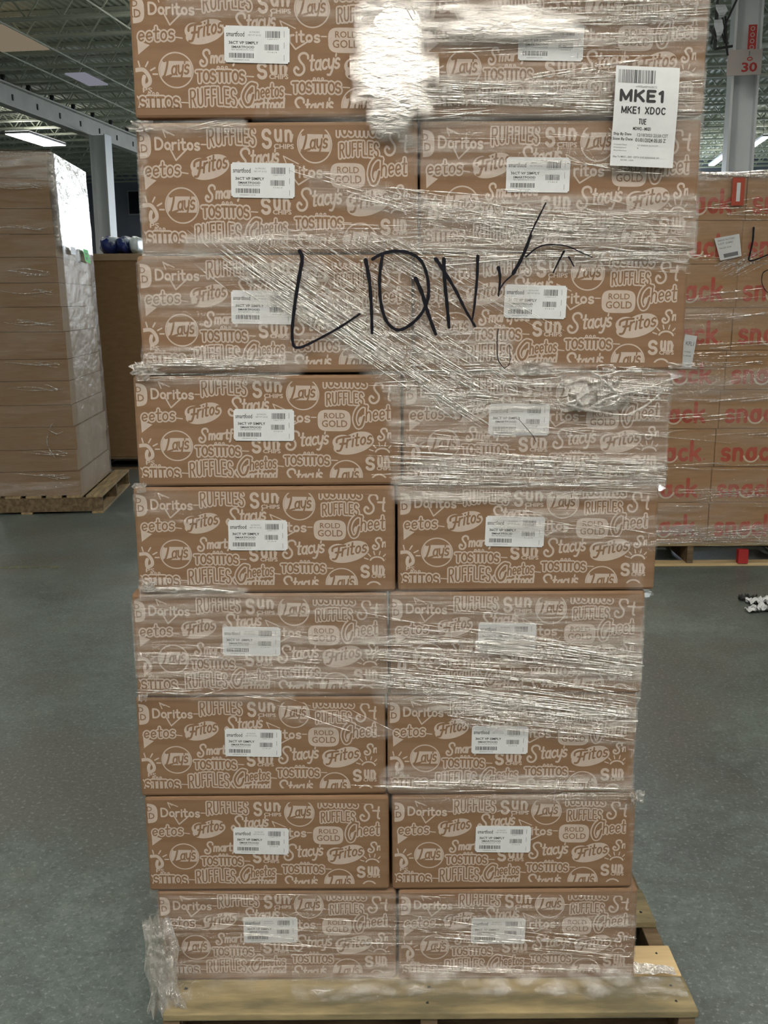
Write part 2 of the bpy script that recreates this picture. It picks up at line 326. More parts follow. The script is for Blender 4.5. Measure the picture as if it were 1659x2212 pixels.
# added unseen daylight: far-wall window for left-load glare, fill panels behind the viewer
def window(name, s0, s1, z0, z1, t, mat, nb, sg=-1):
    o = bbox_obj(name, s0, s1, t - .06 if sg < 0 else t, t if sg < 0 else t + .06, z0, z1, M['frame'], kind='structure')
    bm = bmesh.new(); wd = (s1 - s0) / nb
    for i in range(nb):
        a, b = s0 + i * wd + .06, s0 + (i + 1) * wd - .06
        if sg < 0: box(bm, a, b, t - .075, t - .062, z0 + .06, z1 - .06)
        else: box(bm, a, b, t + .062, t + .075, z0 + .06, z1 - .06)
    finish('pane', bm, mat, o); return o
window('glare_window', -3.5, 4.5, 2.6, 5.6, T1, M['day'], 4)  # unseen window, added to put glare on the left load's side
for i, s in enumerate((-16, -8, 0, 8, 16)): window('fill_panel_%d' % (i + 1), s - 1.5, s + 1.5, .05, 3.2, T0, M['rearfill'], 1, 1)  # unseen glowing panels added for fill and reflections in the film
wp = atY(268, 411, 39.5); s_, t_ = toB(wp)
o = bbox_obj('window_2', s_ - .42, s_ + .42, T1 - .08, T1 - .02, 5.0, 5.95, M['frame'], kind='structure')
bm = bmesh.new(); box(bm, s_ - .36, s_ + .36, T1 - .1, T1 - .082, 5.06, 5.89); finish('pane', bm, M['dark'], o)

# joists: one mesh, repeated
def joist_mesh():
    bm = bmesh.new(); L = 22
    for y in (-.035, .035):
        box(bm, -L, L, y - .022, y + .022, 0, .045); box(bm, -L, L, y - .022, y + .022, .38, .43)
    n = int(2 * L / .6)
    for i in range(n):
        x = -L + i * .6; bar(bm, (x, 0, .03), (x + .3, 0, .4), .016, 5); bar(bm, (x + .3, 0, .4), (x + .6, 0, .03), .016, 5)
    return bm
s0_, t0_ = toB(atZ(190, 41, 6.08)); jp = None
SP = 1.065
for k in range(-6, 21):
    t = t0_ + k * SP
    if t > T1 - .4: break
    if jp is None: o = jp = finish('ceiling_joist', joist_mesh(), M['steel'])
    else: o = jp.copy(); C.objects.link(o)
    o.location = B(0, t, 6.1); o.rotation_euler.z = -TH
    tag(o, 'grey open-web steel joist running across under the warehouse ceiling', 'joist', 'open-web ceiling joists')
# bridging lines between the joists, parallel to the girder
for px, py in ((231, 28), (85, 90), (20, 118)):
    s, t = toB(atZ(px, py, 6.08)); bm = bmesh.new(); bar(bm, (0, -22, 0), (0, 20, 0), .015)
    o = finish('bridging_rod', bm, M['steel']); o.rotation_euler.z = -TH; o.location = B(s, 18, 6.075)
    tag(o, 'thin pale steel rod crossing under the ceiling joists lengthwise', 'steel rod', 'bridging rods under the joists')
# girder on the left
def girder(s, t0, t1, label):
    root = empty('girder', B(s, t0, 5.6), -TH); L = t1 - t0
    tag(root, label, 'girder')
    bm = bmesh.new(); box(bm, -.11, .11, 0, L, 0, .03); finish('lower_flange', bm, M['gird'], root)
    bm = bmesh.new(); box(bm, -.11, -.02, 0, L, .42, .45); box(bm, .02, .11, 0, L, .42, .45); finish('upper_flange', bm, M['gird'], root)
    bm = bmesh.new(); box(bm, -.012, .012, 0, L, .03, .42); y = .7
    while y < L - .5:
        box(bm, -.04, .04, y - .03, y + .03, .42, .60, 0, 1); box(bm, .01, .03, y + .3, y + .34, .16, .28, 0, 1); y += SP
    finish('web', bm, [M['gird'], M['darksteel']], root); return root
gs, gt = toB(atZ(140, 276, 5.6))
girder(gs, 10, T1 - .1, 'long pale steel girder running over the white column beside tall wrapped load')
# columns
def column(px, py, zt, tdist, wd, label):
    """H column: stands where the ray at px meets the given distance"""
    p = atY(px, py, tdist); s, t = toB(p); r = empty('steel_column', B(s, t, 0), -TH); tag(r, label, 'column')
    bm = bmesh.new(); h = wd / 2
    box(bm, -h, -h + .03, -h, h, 0, zt, .004); finish('flange', bm, M['colw'], r)
    bm = bmesh.new(); box(bm, h - .03, h, -h, h, 0, zt, .004); finish('flange', bm, M['colw'], r)
    bm = bmesh.new(); box(bm, -h + .03, h - .03, -.012, .012, 0, zt); finish('web', bm, M['colw'], r)
    bm = bmesh.new(); box(bm, -h - .08, h + .08, -h - .08, h + .08, 0, .03); finish('base_plate', bm, M['gird'], r)
    return r, s, t
column(219, 340, 5.6, 25.4, .40, 'white steel column under the girder, behind the tall shrink-wrapped plain load')
r, s, t = column(1603, 200, 6.1, 13.2, .33, 'bluish white steel column rising behind the stack of red-lettered cartons')
bm = bmesh.new(); P = Print(); P.new()
zc = atY(1610, 135, 13.0).z
box(bm, -.20, .20, -.006, .006, -.145, .145, .004); out = bm_out(bm)
word(P, 'I', .04, -.12, .06, -.075, [(.012, 0, 2)]); word(P, 'O', .03, -.055, .09, -.02, [(.012, 0, 1)])
typed(P, '30', -.03, .0, .15, .11, 0, 1, .03)
place(P, lambda x, y, l: Vector((x, -.006 - l, -y)), out)
sg = finish('column_number_sign', tuple(out), [M['signp'], M['signr'], M['grey']]); sg.location = atY(1608, 135, 12.8); sg.rotation_euler.z = -TH
tag(sg, 'pale square sign with red number 30 mounted on the bluish white column', 'sign')
bm = bmesh.new(); P = Print(); box(bm, -.05, .05, -.004, .004, -.15, .15, .003); out = bm_out(bm)
for i in range(4): P.new(); P.ring((0, -.105 + i * .07), .022, .022, .010, 0, 1, 12)
place(P, lambda x, y, l: Vector((x, -.004 - l, -y)), out)
sg = finish('vertical_column_sign', tuple(out), [M['signr'], M['signp']]); sg.location = atY(1625, 82, 12.95); sg.rotation_euler.z = -TH
tag(sg, 'narrow red upright sign on the column above the square number sign', 'sign')
bm = bmesh.new(); bar(bm, (0, 0, .0), (0, 0, .6), .008)
# hanging reflective baffles beside the right column
for i, (x0, y0, x1, y1) in enumerate(((1549, 12, 1566, 36), (1545, 46, 1558, 82))):
    a = atY((x0 + x1) / 2, (y0 + y1) / 2, 12.0); h = (y1 - y0) / F * 12.2; wd = (x1 - x0) / F * 12.2; bm = bmesh.new()
    n = 6
    V = []
    for j in range(n + 1):
        u = j / n; V.append((bm.verts.new((-wd / 2 + .04 * (u - .4), .02 * math.sin(6 * u), h * (.5 - u))), bm.verts.new((wd / 2 * (.5 + .5 * math.sin(3 * u)) + .03 * (1 - u), .03 * math.cos(5 * u), h * (.55 - u)))))
    for j in range(n): bm.faces.new((V[j][0], V[j + 1][0], V[j + 1][1], V[j][1]))
    bmesh.ops.solidify(bm, geom=bm.faces[:], thickness=.006); o = finish('plastic_sheet_scrap', bm, M['scrap']); o.location = a
    tag(o, ('upper' if i == 0 else 'lower') + ' white plastic sheet hanging from the steelwork beside the right column', 'plastic sheet')
bm = bmesh.new(); a = atY(1552, 90, 12.05); 
for k in range(7):
    random.seed(k); q = Vector((random.uniform(-.12, .22), random.uniform(-.05, .3), random.uniform(-.1, .2))); bar(bm, q, q + Vector((random.uniform(-.1, .2), .05, random.uniform(.1, .5))), .012)
bar(bm, (0, .12, -.05), (.2, .12, -.02), .014); bar(bm, (0, .12, .4), (0.02, .12, 1.2), .012); bar(bm, (0, .12, -.05), (0, .12, .4), .02)
o = finish('sprinkler_pipe', bm, M['darksteel']); o.location = a; tag(o, 'dark pipes and fittings clustered beside the top of the right column', 'pipe')
# pale ceiling panels on the left; their brightness is put in as glow
for i, (px, py, sx, sy, lab) in enumerate(((188, 173, .42, 1.1, 'small pale glowing ceiling panel between the joists above the left column'), (5, 86, .9, 1.6, 'tan glowing ceiling panel at the upper left edge of ceiling'))):
    q = atZ(px, py, 6.05); bm = bmesh.new(); box(bm, -sx / 2, sx / 2, -sy / 2, sy / 2, 0, .03, .005); o = finish('ceiling_panel', bm, M['paneltan' if i else 'panel']); o.location = q; o.rotation_euler.z = -TH; tag(o, lab, 'ceiling panel')
# ceiling lamps
def lamp(p, sx, sy, label, rz=-TH, mat='lamp', group=None):
    root = empty('ceiling_lamp', p, rz); tag(root, label, 'lamp', group)
    bm = bmesh.new(); box(bm, -sx / 2 - .02, sx / 2 + .02, -sy / 2 - .02, sy / 2 + .02, .01, .07, .01); finish('housing', bm, M['frame'], root)
    bm = bmesh.new(); box(bm, -sx / 2, sx / 2, -sy / 2, sy / 2, .071, .076); finish('added_uplight', bm, M['uplight'], root)  # glowing top added to brighten the ceiling
    bm = bmesh.new(); box(bm, -sx / 2, sx / 2, -sy / 2, sy / 2, 0, .012); finish('diffuser', bm, M[mat], root)
    for s in (-sy / 3, sy / 3): bm = bmesh.new(); bar(bm, (0, s, .07), (0, s, ZC - p[2]), .006); finish('hanger', bm, M['darksteel'], root)
lamp(atZ(79, 303, 5.75), .62, 2.0, 'lit ceiling lamp glowing above the tall wrapped load on the left', mat='lampfar')
lamp(atZ(1634, 311, 5.75), .16, 2.4, 'lit tube lamp at the right edge beyond the bluish column', mat='lampfar')
lamp(atZ(1553, 346, 5.75), .16, 2.6, 'lit tube lamp farther off, left of the bluish column', mat='lampfar')
for y, n in ((-.3, 2), (-1.3, 2), (-5.0, 1), (-9.5, 1), (-15, 1)):  # unseen lamp rows, added and stretched for film glints and key light
    for k in range(-n, n + 1): lamp((k * 2.7 + .3, y, 5.15 if y > -2 else 5.75), 2.5, .09, 'added linear lamp of the unseen rows overhead behind the viewer', 0, group='added linear lamps behind the viewer')
for x, y in ((-6, 1.5), (-8, 7), (1.5, 10), (8, 11), (-11, 14), (-3.5, 17), (-5.6, 13.4), (-3, 21.5), (-3.4, 27), (-3, 34), (3, 33), (9, 21), (3.2, 6.2)):  # unseen lamps added to brighten the loads, column and far wall
    lamp((x, y, 5.75), .20, 1.6, 'added ceiling lamp, unseen, brightening the loads and far hall', group='added lamps out of view above the loads')
# ================================================================== pallets
def pallet(name, loc, rz, w, d, h, label, boards, mats, red=False):
    """boards: (y0, y1, material) of the top deck; stringers run front to back"""
    root = empty(name, loc, rz); tag(root, label, 'pallet'); tb = .018
    rnd = random.Random(label)
    for (a, b, m) in boards:
        bm = bmesh.new(); box(bm, -w / 2 + rnd.uniform(-.008, .004), w / 2 + rnd.uniform(-.012, .006), a, b, h - tb, h, .003, 0)
        for sx in (-w / 2 + .035, 0, w / 2 - .035):
            for q in (.28, .72): bar(bm, (sx + rnd.uniform(-.01, .01), a + (b - a) * q, h - .002), (sx, a + (b - a) * q, h + .0006), .0035, 8, 1)
        finish('deck_board', bm, [M[m], M['darksteel']], root)
    for sx in (-w / 2 + .02, 0, w / 2 - .02):
        bm = bmesh.new(); box(bm, sx - .019, sx + .019, .004, d - .004, tb, h - tb, .002)
        if red: box(bm, sx - .021, sx + .021, .0, .006, tb, h - tb, 0, 1)
        finish('stringer', bm, [M[mats[0]], M['woodred']], root)
    for a in (0, d / 2 - .045, d - .09):
        bm = bmesh.new(); box(bm, -w / 2, w / 2, a, a + .09, 0, tb, .002); finish('bottom_board', bm, M[mats[1]], root)
    return root
PT = .108; PF = 1.93
main = pallet('wooden_pallet', (.093, PF, 0), 0, 1.19, 1.05, PT, 'weathered wooden pallet under the tall stack of logo-printed cartons',
    [(0, .118, 'weathered'), (.121, .232, 'woodlight'), (.325, .47, 'weathered'), (.56, .65, 'wood'), (.73, .82, 'woodlight'), (.93, 1.05, 'wood')], ('wooddark', 'wooddark'))

# ================================================================== the logo-printed cartons
CW, CH, CD = .547, .2335, .50
def mapc(x, y, l):
    yt = 84 - .0247 * (x - 20); yb = 702 - .006 * (x - 80)
    return Vector(((x - 50) / 1540 * CW - CW / 2, -CD / 2 - l, CH * (1 - (y - yt) / (yb - yt))))
def carton_print():
    P = Print((66, 97, 1534, 650)); I, Bn = 1, 2
    def ruff(x0, y0, x1, y1, rise=8, arch=14): word(P, 'RUFFLES', x0 + 12, y0 + 10, x1 - 12, y1 - 8, [(25, 0, I), (8.5, 1, Bn)], .0, arch, rise, .24)
    def tost(x0, y0, x1, y1):
        word(P, 'TOSTITOS', x0 + 10, y0 + 8, x1 - 10, y1 - 8, [(27, 0, I), (10.5, 1, Bn)], 0, 3, 0, .16)
        cx = (x0 + x1) / 2 + 10; P.new()
        for k in (-22, 0, 22): P.disc((cx + k, y0 - 12), 9, 0, I); P.disc((cx + k, y0 - 12), 3, 1, Bn)
        P.stroke([(x1, (y0 + y1) / 2 - 4), (x1 + 38, (y0 + y1) / 2 - 2)], 6, 0, I)
    def chee(x0, y0, x1, y1, txt='heetos', big=True):
        P.new(); h = y1 - y0; ox = x0
        if big:
            pts = smooth([(x0 + 78, y0 + 8), (x0 + 50, y0 + 2), (x0 + 18, y0 + 34), (x0 + 6, y0 + .62 * h), (x0 + 22, y0 + .92 * h), (x0 + 46, y0 + .86 * h), (x0 + 62, y0 + .5 * h)], 5)
            P.stroke(pts, 30, 0, I); P.stroke(pts, 13, 1, Bn); P.ell((x0 + 40, y0 + .62 * h), 11, 20, 2, I, .2); ox = x0 + 66
        word(P, txt, ox + 6, y0 + 6, x1 - 8, y0 + .66 * h, [(25, 0, I), (8.5, 1, Bn)], .05, 0, 12, .13)
        P.stroke([(x1, y0 + .45 * h), (x1 + 36, y0 + .45 * h + 4)], 6, 0, I)
    def stacy(x0, y0, x1, y1, txt='tacys'):
        w0 = (x1 - x0)
        word(P, '$', x0 + 6, y0 + 4, x0 + .30 * w0 if txt == 'tacys' else x0 + 80, y1 - 10, [(12, 0, I)], .0)
        if txt == 'tacys': word(P, 'tacys', x0 + .33 * w0, y0 + 8, x1 - 14, y1 - 26, [(11.5, 0, I)], .12, 0, 16, .1); word(P, "'", x1 - 34, y0 + 2, x1 - 26, y0 + 60, [(9, 0, I)])
        else: word(P, txt, x0 + 84, y0 + 16, x0 + 160, y1 - 20, [(11.5, 0, I)], .1)
    def lays(cx, cy, rx, ry):
        P.new(); P.ring((cx, cy), rx, ry, 7, 0, I)
        P.ell((cx, cy), rx - 5, ry - 4, 0, I, 0, 40, cy - .52 * ry, cy + .40 * ry)
        word(P, 'l', cx - rx * .78, cy - 44, cx - rx * .3, cy + 34, [(11, 1, Bn)], .05); word(P, 'ays', cx - rx * .28, cy - 46, cx + rx * .74, cy + 24, [(9.5, 1, Bn)], .12, 0, 8, .12)
        word(P, "'", cx + rx * .5, cy - 46, cx + rx * .56, cy + 20, [(8, 1, Bn)])
    def frit(cx, cy, rx, ry):
        P.new(); P.ell((cx + 2, cy + 6), rx, ry * .8, 0, I, -.26); P.ell((cx + rx * .2, cy - 14), rx * .76, ry * .72, 0, I, -.26); P.ell((cx - rx * .5, cy - 2), rx * .5, ry * .66, 0, I, 0)
        word(P, 'J', cx - rx * .82, cy - 34, cx - rx * .22, cy + 46, [(12, 1, Bn)], .05)
        word(P, 'ritos', cx - rx * .34, cy - 48, cx + rx * .86, cy + 26, [(10, 1, Bn)], .12, 0, 26, .14)
    def sun(x0, y0, x1, y1):
        word(P, 'S', x0 + 8, y0 - 14, x0 + 52, y1 - 6, [(17, 0, I)]); word(P, 'un', x0 + 76, y0 - 44, x1 - 10, y0 + 36, [(14.5, 0, I)], 0, 0, 0, .30)
        typed(P, 'CHIPS', x0 + 66, y1 - 24, x1, y1, 0, I, .03)
        P.new(); P.stroke([(x1 - 10, y0 + 26), (x1 - 6, y0 + 6)], 8, 0, I)
    def rays(cx, cy):
        P.new(); P.stroke(arc(cx, cy, 42, 30, 200, 345, 10), 10, 0, I)
        for a in (200, 228, 256, 284, 312, 338): P.stroke([(cx + 56 * math.cos(R_(a)), cy + 44 * math.sin(R_(a))), (cx + 80 * math.cos(R_(a)), cy + 66 * math.sin(R_(a)))], 7, 0, I)
    def dor(x0, y0, x1, y1, txt='Doritos', tri=True):
        word(P, txt, x0, y0, x1, y1, [(11, 0, I)], 0, 0, 0, .14)
        P.new(); cx = x0 + (x1 - x0) * .45
        if tri: P.stroke([(cx - 30, y1 - 4), (cx, y1 + 50), (cx + 72, y1 - 12)], 8, 0, I); P.stroke([(cx - 38, y0 - 22), (cx - 66, y0 - 40), (cx - 52, y0 - 4)], 6, 0, I); P.stroke([(cx - 66, y0 - 40), (cx - 4, y0 - 14)], 6, 0, I)
        P.stroke([(x1 + 8, (y0 + y1) / 2), (x1 + 36, (y0 + y1) / 2)], 6, 0, I)
    def rold(x0, y0, x1, y1):
        P.new(); cx, cy, a, b = (x0 + x1) / 2, (y0 + y1) / 2, (x1 - x0) / 2, (y1 - y0) / 2
        n = 36; pts = []
        for i in range(n):
            t = 2 * math.pi * i / n; c, s = math.cos(t), math.sin(t); pts.append((cx + a * math.copysign(abs(c) ** .45, c), cy + b * math.copysign(abs(s) ** .62, s)))
        P.poly(pts, 0, I)
        typed(P, 'ROLD', x0 + 38, y0 + 18, x1 - 34, y0 + 50, 1, Bn, .012); typed(P, 'GOLD', x0 + 24, y0 + 60, x1 - 20, y0 + 100, 1, Bn, .012)
    def smart(x0, y0, x1, y1, txt='martfood'):
        word(P, '$', x0, y0, x0 + 50, y1, [(11, 0, I)]); word(P, txt, x0 + 56, y0 + 6, x1, y1 - 12, [(11, 0, I)], .1, 0, 10, .12)
    rold(-66, 122, 130, 250); dor(154, 152, 396, 204); ruff(435, 98, 712, 196); sun(735, 118, 912, 192); lays(1025, 166, 93, 90)
    tost(1130, 64, 1402, 132); ruff(1152, 152, 1386, 236, 4, 8); stacy(1405, 98, 1640, 218, 't')
    chee(84, 262, 290, 372, 'eetos', False); P.new(); P.poly([(84, 330), (150, 350), (86, 396)], 0, I)
    frit(448, 284, 108, 62); stacy(590, 192, 838, 300)
    dor(900, 272, 1064, 326, 'ritos', False); P.new(); P.stroke([(905, 330), (932, 362), (1010, 318)], 8, 0, I); P.stroke([(868, 262), (852, 226), (934, 262)], 6, 0, I)
    rold(1108, 254, 1300, 378); chee(1316, 226, 1574, 362, 'heeto')
    smart(418, 372, 700, 444); sun(720, 446, 890, 508); stacy(918, 380, 1180, 492); frit(1314, 446, 122, 70); smart(1458, 362, 1760, 426)
    P.new(); P.stroke(smooth([(66, 470), (110, 468), (138, 500), (140, 530), (112, 545), (106, 520), (112, 500)], 4), 20, 0, I)
    for a, b, c, d in ((90, 452, 84, 428), (122, 452, 136, 430), (148, 470, 172, 458), (160, 488, 184, 488)): P.stroke([(a, b), (c, d)], 8, 0, I)
    typed(P, 'PS', 100, 552, 152, 576, 0, I, .02)
    lays(285, 468, 92, 84); tost(386, 466, 664, 532); rays(1482, 506); sun(1382, 546, 1532, 606)
    tost(-14, 594, 306, 660); ruff(346, 556, 616, 656, 6, 12); chee(636, 530, 868, 642); tost(902, 518, 1182, 582)
    smart(600, 604, 862, 676); stacy(896, 598, 1140, 706); lays(1270, 640, 94, 92); P.new(); P.stroke(arc(1462, 664, 42, 34, 200, 345, 10), 10, 0, I)
    return P
def sticker_print():
    P = Print(); K, Gy = 1, 2; rnd = random.Random(4)
    def bars(x0, y0, x1, y1, mi):
        x = x0; P.new()
        while x < x1 - 8:
            wd = rnd.choice((7, 11, 18)); P.poly([(x, y0), (x + wd, y0), (x + wd, y1), (x, y1)], 0, mi); x += wd + rnd.choice((6, 9, 14))
    typed(P, 'smartfood', 48, 118, 450, 222, 0, K, .01)
    typed(P, '36 PACKS', 560, 108, 790, 140, 0, Gy); typed(P, 'NET WT 24 OZ', 535, 170, 822, 204, 0, Gy)
    bars(920, 95, 1250, 235, K); typed(P, '0 28400 7141 9', 960, 250, 1210, 275, 0, Gy)
    typed(P, '36CT VP SIMPLY', 100, 315, 765, 378, 0, K, .02); typed(P, 'SMARTFOOD', 160, 412, 672, 460, 0, K, .02); typed(P, 'BEST BEFORE DATE CODE', 165, 478, 662, 504, 0, Gy)
    bars(900, 370, 1236, 492, K); typed(P, '71419', 960, 518, 1180, 546, 0, Gy)
    bars(105, 560, 665, 662, K); typed(P, '10028400714190', 200, 688, 560, 716, 0, Gy)
    for a, b in ((90, 220), (320, 450), (580, 700)): P.stroke([(1340, a), (1340, b)], 9, 0, Gy, False)
    return P
bm = bmesh.new(); box(bm, -CW / 2, CW / 2, -CD / 2, CD / 2, 0, CH, .0065); out = bm_out(bm); place(carton_print(), mapc, out)
# top flap seam and tape show on the lid
bm = bmesh.new(); box(bm, -CW / 2 + .004, CW / 2 - .004, -.001, .001, CH - .0005, CH + .0006); q = bm_out(bm); n0 = len(out[0]); out[0] += q[0]; out[1] += [[i + n0 for i in f] for f in q[1]]; out[2] += [3] * len(q[1])
proto = finish('printed_carton', tuple(out), [M['card'], M['ink'], M['brown'], M['dark']])
LW, LH = .1245, .0655
bm = bmesh.new(); box(bm, -LW / 2, LW / 2, -.0004, 0, -LH / 2, LH / 2)
es = [e for e in bm.edges if abs(e.verts[0].co.x - e.verts[1].co.x) < 1e-6 and abs(e.verts[0].co.z - e.verts[1].co.z) < 1e-6]
bmesh.ops.bevel(bm, geom=es, offset=.003, segments=3, affect='EDGES'); out = bm_out(bm)
place(sticker_print(), lambda x, y, l: Vector(((x / 1460 - .5) * LW, -.0004 - l, (.5 - y / 760) * LH)), out, base=5e-5, lay=1e-4, step=4e-7)
stick = finish('shipping_label', tuple(out), [M['white'], M['black'], M['grey']])
ZL = [2.003, 1.749, 1.513, 1.279, 1.048, .812, .575, .341, PT]; XM = [.073, .073, .060, .038, .026, .008, .002, .010, .024]
ZT = [2.238] + ZL[:-1]; ZT[1] -= .006; ZT[2] -= .002; ZT[3] -= .003
FY = 2.042
LP = [[(555, 97), (1190, 92)], [(568, 390), (1163, 378)], [(566, 664), (1155, 652)], [(570, 918), (1121, 906)], [(558, 1156), (1112, 1148)], [(543, 1385), (1095, 1376)], [(546, 1604), (1080, 1598)], [(565, 1816), (1086, 1812)], [(584, 2008), (1075, 2010)]]
ORD = ['topmost', 'second from the top', 'third from the top', 'fourth from the top', 'fifth from the top', 'sixth from the top', 'seventh from the top', 'eighth from the top', 'bottom one']
rnd = random.Random(11); first = True
STACK = Matrix.Rotation(R_(.35), 4, 'Z')
for i in range(9):
    for j, side in enumerate(('left', 'right')):
        if first: c, s = proto, stick; s.parent = c; first = False
        else: c = proto.copy(); C.objects.link(c); s = stick.copy(); C.objects.link(s); s.parent = c
        x = XM[i] + (-1 if j == 0 else 1) * (CW / 2 + .0025); yy = FY + rnd.uniform(-.002, .003)
        c.location = (x, yy + CD / 2, ZL[i]); c.rotation_euler.z = R_(rnd.uniform(-.25, .25)); sz = (ZT[i] - ZL[i] - .0015) / CH; c.scale.z = sz
        p = atY(LP[i][j][0], LP[i][j][1], yy); s.location = (p.x - x, -CD / 2 - .0013, (p.z - ZL[i]) / sz); s.rotation_euler.y = R_(rnd.uniform(.6, 1.8)); s.scale.z = 1 / sz
        extra = {(0, 0): 'white glare at its right end', (2, 0): 'black marker L across the wrap', (3, 0): 'wholly uncovered by streaky film', (0, 1): 'tall white address label over its corner'}.get((i, j), '')
        tag(c, 'pale-logo carton, main stack, %s column, %s' % (side, ORD[i]), 'carton', 'logo-printed cartons of the main stack')

# ================================================================== stretch film on the main stack
def XL(z): return interp(z, -CW - .002)
def XR(z): return interp(z, CW + .002)
def interp(z, d):
    for k in range(9):
        if z >= ZL[k] - .012:
            x = XM[k]
            return x + d
    return XM[8] + d
CAP = [  # where film lies on the front: segment in the photograph, half width, layers
 (930, 40, 1500, 30, 95, 1.0), (930, 195, 1500, 185, 60, 1.0), (840, 30, 870, 210, 70, 1.1), (400, 10, 800, 10, 50, .3), (900, 235, 1510, 240, 30, .9), (560, 250, 880, 255, 16, .3),
 (300, 290, 300, 530, 24, .5), (310, 285, 520, 275, 20, .6), (920, 300, 1480, 310, 90, .45), (900, 480, 1480, 470, 62, .95), (700, 400, 1150, 520, 45, .8), (520, 505, 1000, 515, 30, .5),
 (420, 532, 1480, 532, 34, .8), (330, 600, 860, 690, 110, .45), (560, 560, 1010, 870, 80, 1.0), (890, 770, 1080, 860, 95, 1.05), (890, 590, 1090, 610, 85, .7), (1080, 560, 1480, 556, 36, .9),
 (890, 730, 1060, 750, 62, 1.0), (320, 772, 640, 782, 30, .9), (320, 822, 600, 815, 24, .5), (880, 830, 1450, 850, 62, .95), (890, 930, 1440, 930, 64, .7), (880, 1010, 1430, 1012, 44, 1.0),
 (310, 1262, 520, 1275, 18, .8), (312, 1080, 420, 1100, 40, .3), (870, 1055, 1410, 1050, 34, .9), (1100, 1120, 1410, 1150, 44, .6), (310, 1305, 840, 1310, 34, .55), (310, 1400, 840, 1430, 90, .55),
 (850, 1370, 1385, 1400, 115, .85), (840, 1482, 1390, 1545, 48, 1.1), (320, 1490, 620, 1505, 22, .5), (1000, 1540, 1370, 1590, 32, .7), (850, 1682, 1370, 1702, 36, .7), (560, 1525, 830, 1575, 24, .3),
 (1040, 1385, 1380, 1430, 26, 1.5), (900, 1490, 1380, 1545, 20, 1.5), (950, 180, 1300, 196, 18, 1.6), (640, 650, 980, 860, 18, 1.4), (900, 1004, 1430, 1012, 14, 1.5), (860, 1730, 1370, 1730, 24, .4), (320, 1930, 1360, 1935, 14, .3), (360, 1950, 840, 1960, 40, .3), (360, 2030, 1360, 2040, 90, .5), (880, 1970, 1360, 1990, 40, .55), (370, 2095, 1360, 2110, 26, .6), (1370, 1100, 1375, 1960, 20, .25)]
def seg_d(px, py, a):
    dx, dy = a[2] - a[0], a[3] - a[1]; t = max(0, min(1, ((px - a[0]) * dx + (py - a[1]) * dy) / (dx * dx + dy * dy))); return math.hypot(px - a[0] - dx * t, py - a[1] - dy * t)
def thick(x, z):
    px, py = proj(x, FY, z); v = 0
    for a in CAP:
        if abs(py - (a[1] + a[3]) / 2) > abs(a[3] - a[1]) / 2 + a[4]: continue
        d = seg_d(px, py, a) / a[4]
        if d < 1: v = max(v, a[5] * min(1, (1 - d) * 2.6))
    return v
wrap = empty('stretch_wrap', (.05, FY - .02, PT)); tag(wrap, 'clear streaky stretch film wound round the main stack of logo-printed cartons', 'stretch wrap')
WI = Matrix.Translation((-.05, -(FY - .02), -PT))
def attr(o, vals):
    a = o.data.attributes.new('thick', 'FLOAT', 'POINT'); a.data.foreach_set('value', vals)
def film_front():
    V, T, Fc = [], [], []; nx, nz = 190, 360; nb = 7; cols = nx + 2 * nb + 1
    for iz in range(nz + 1):
        z = PT + .004 + (2.245 - PT) * iz / nz; a, b = XL(z), XR(z)
        for ix in range(cols):
            u = ix - nb
            if u < 0: x = a - .001; y = FY - .005 + (-u) * .06; t = .55
            elif u > nx: x = b + .001; y = FY - .005 + (u - nx) * .06; t = .55
            else:
                x = a + (b - a) * u / nx; n = noise.noise(Vector((x * 5, z * 14, 3))) + .5 * noise.noise(Vector((x * 12 + z * 8, z * 40, 9)))
                t = thick(x, z); y = FY - .0055 - .0025 * (n + 1) * (.4 + t)
            V.append(Vector((x, y, z))); T.append(t)
    for iz in range(nz):
        for ix in range(cols - 1):
            q = (iz * cols + ix, iz * cols + ix + 1, (iz + 1) * cols + ix + 1, (iz + 1) * cols + ix)
            if max(T[k] for k in q) > .02: Fc.append(q)
    o = finish('film_sheet', ([WI @ v for v in V], Fc), M['film'], wrap, True); attr(o, T); return o
film_front()
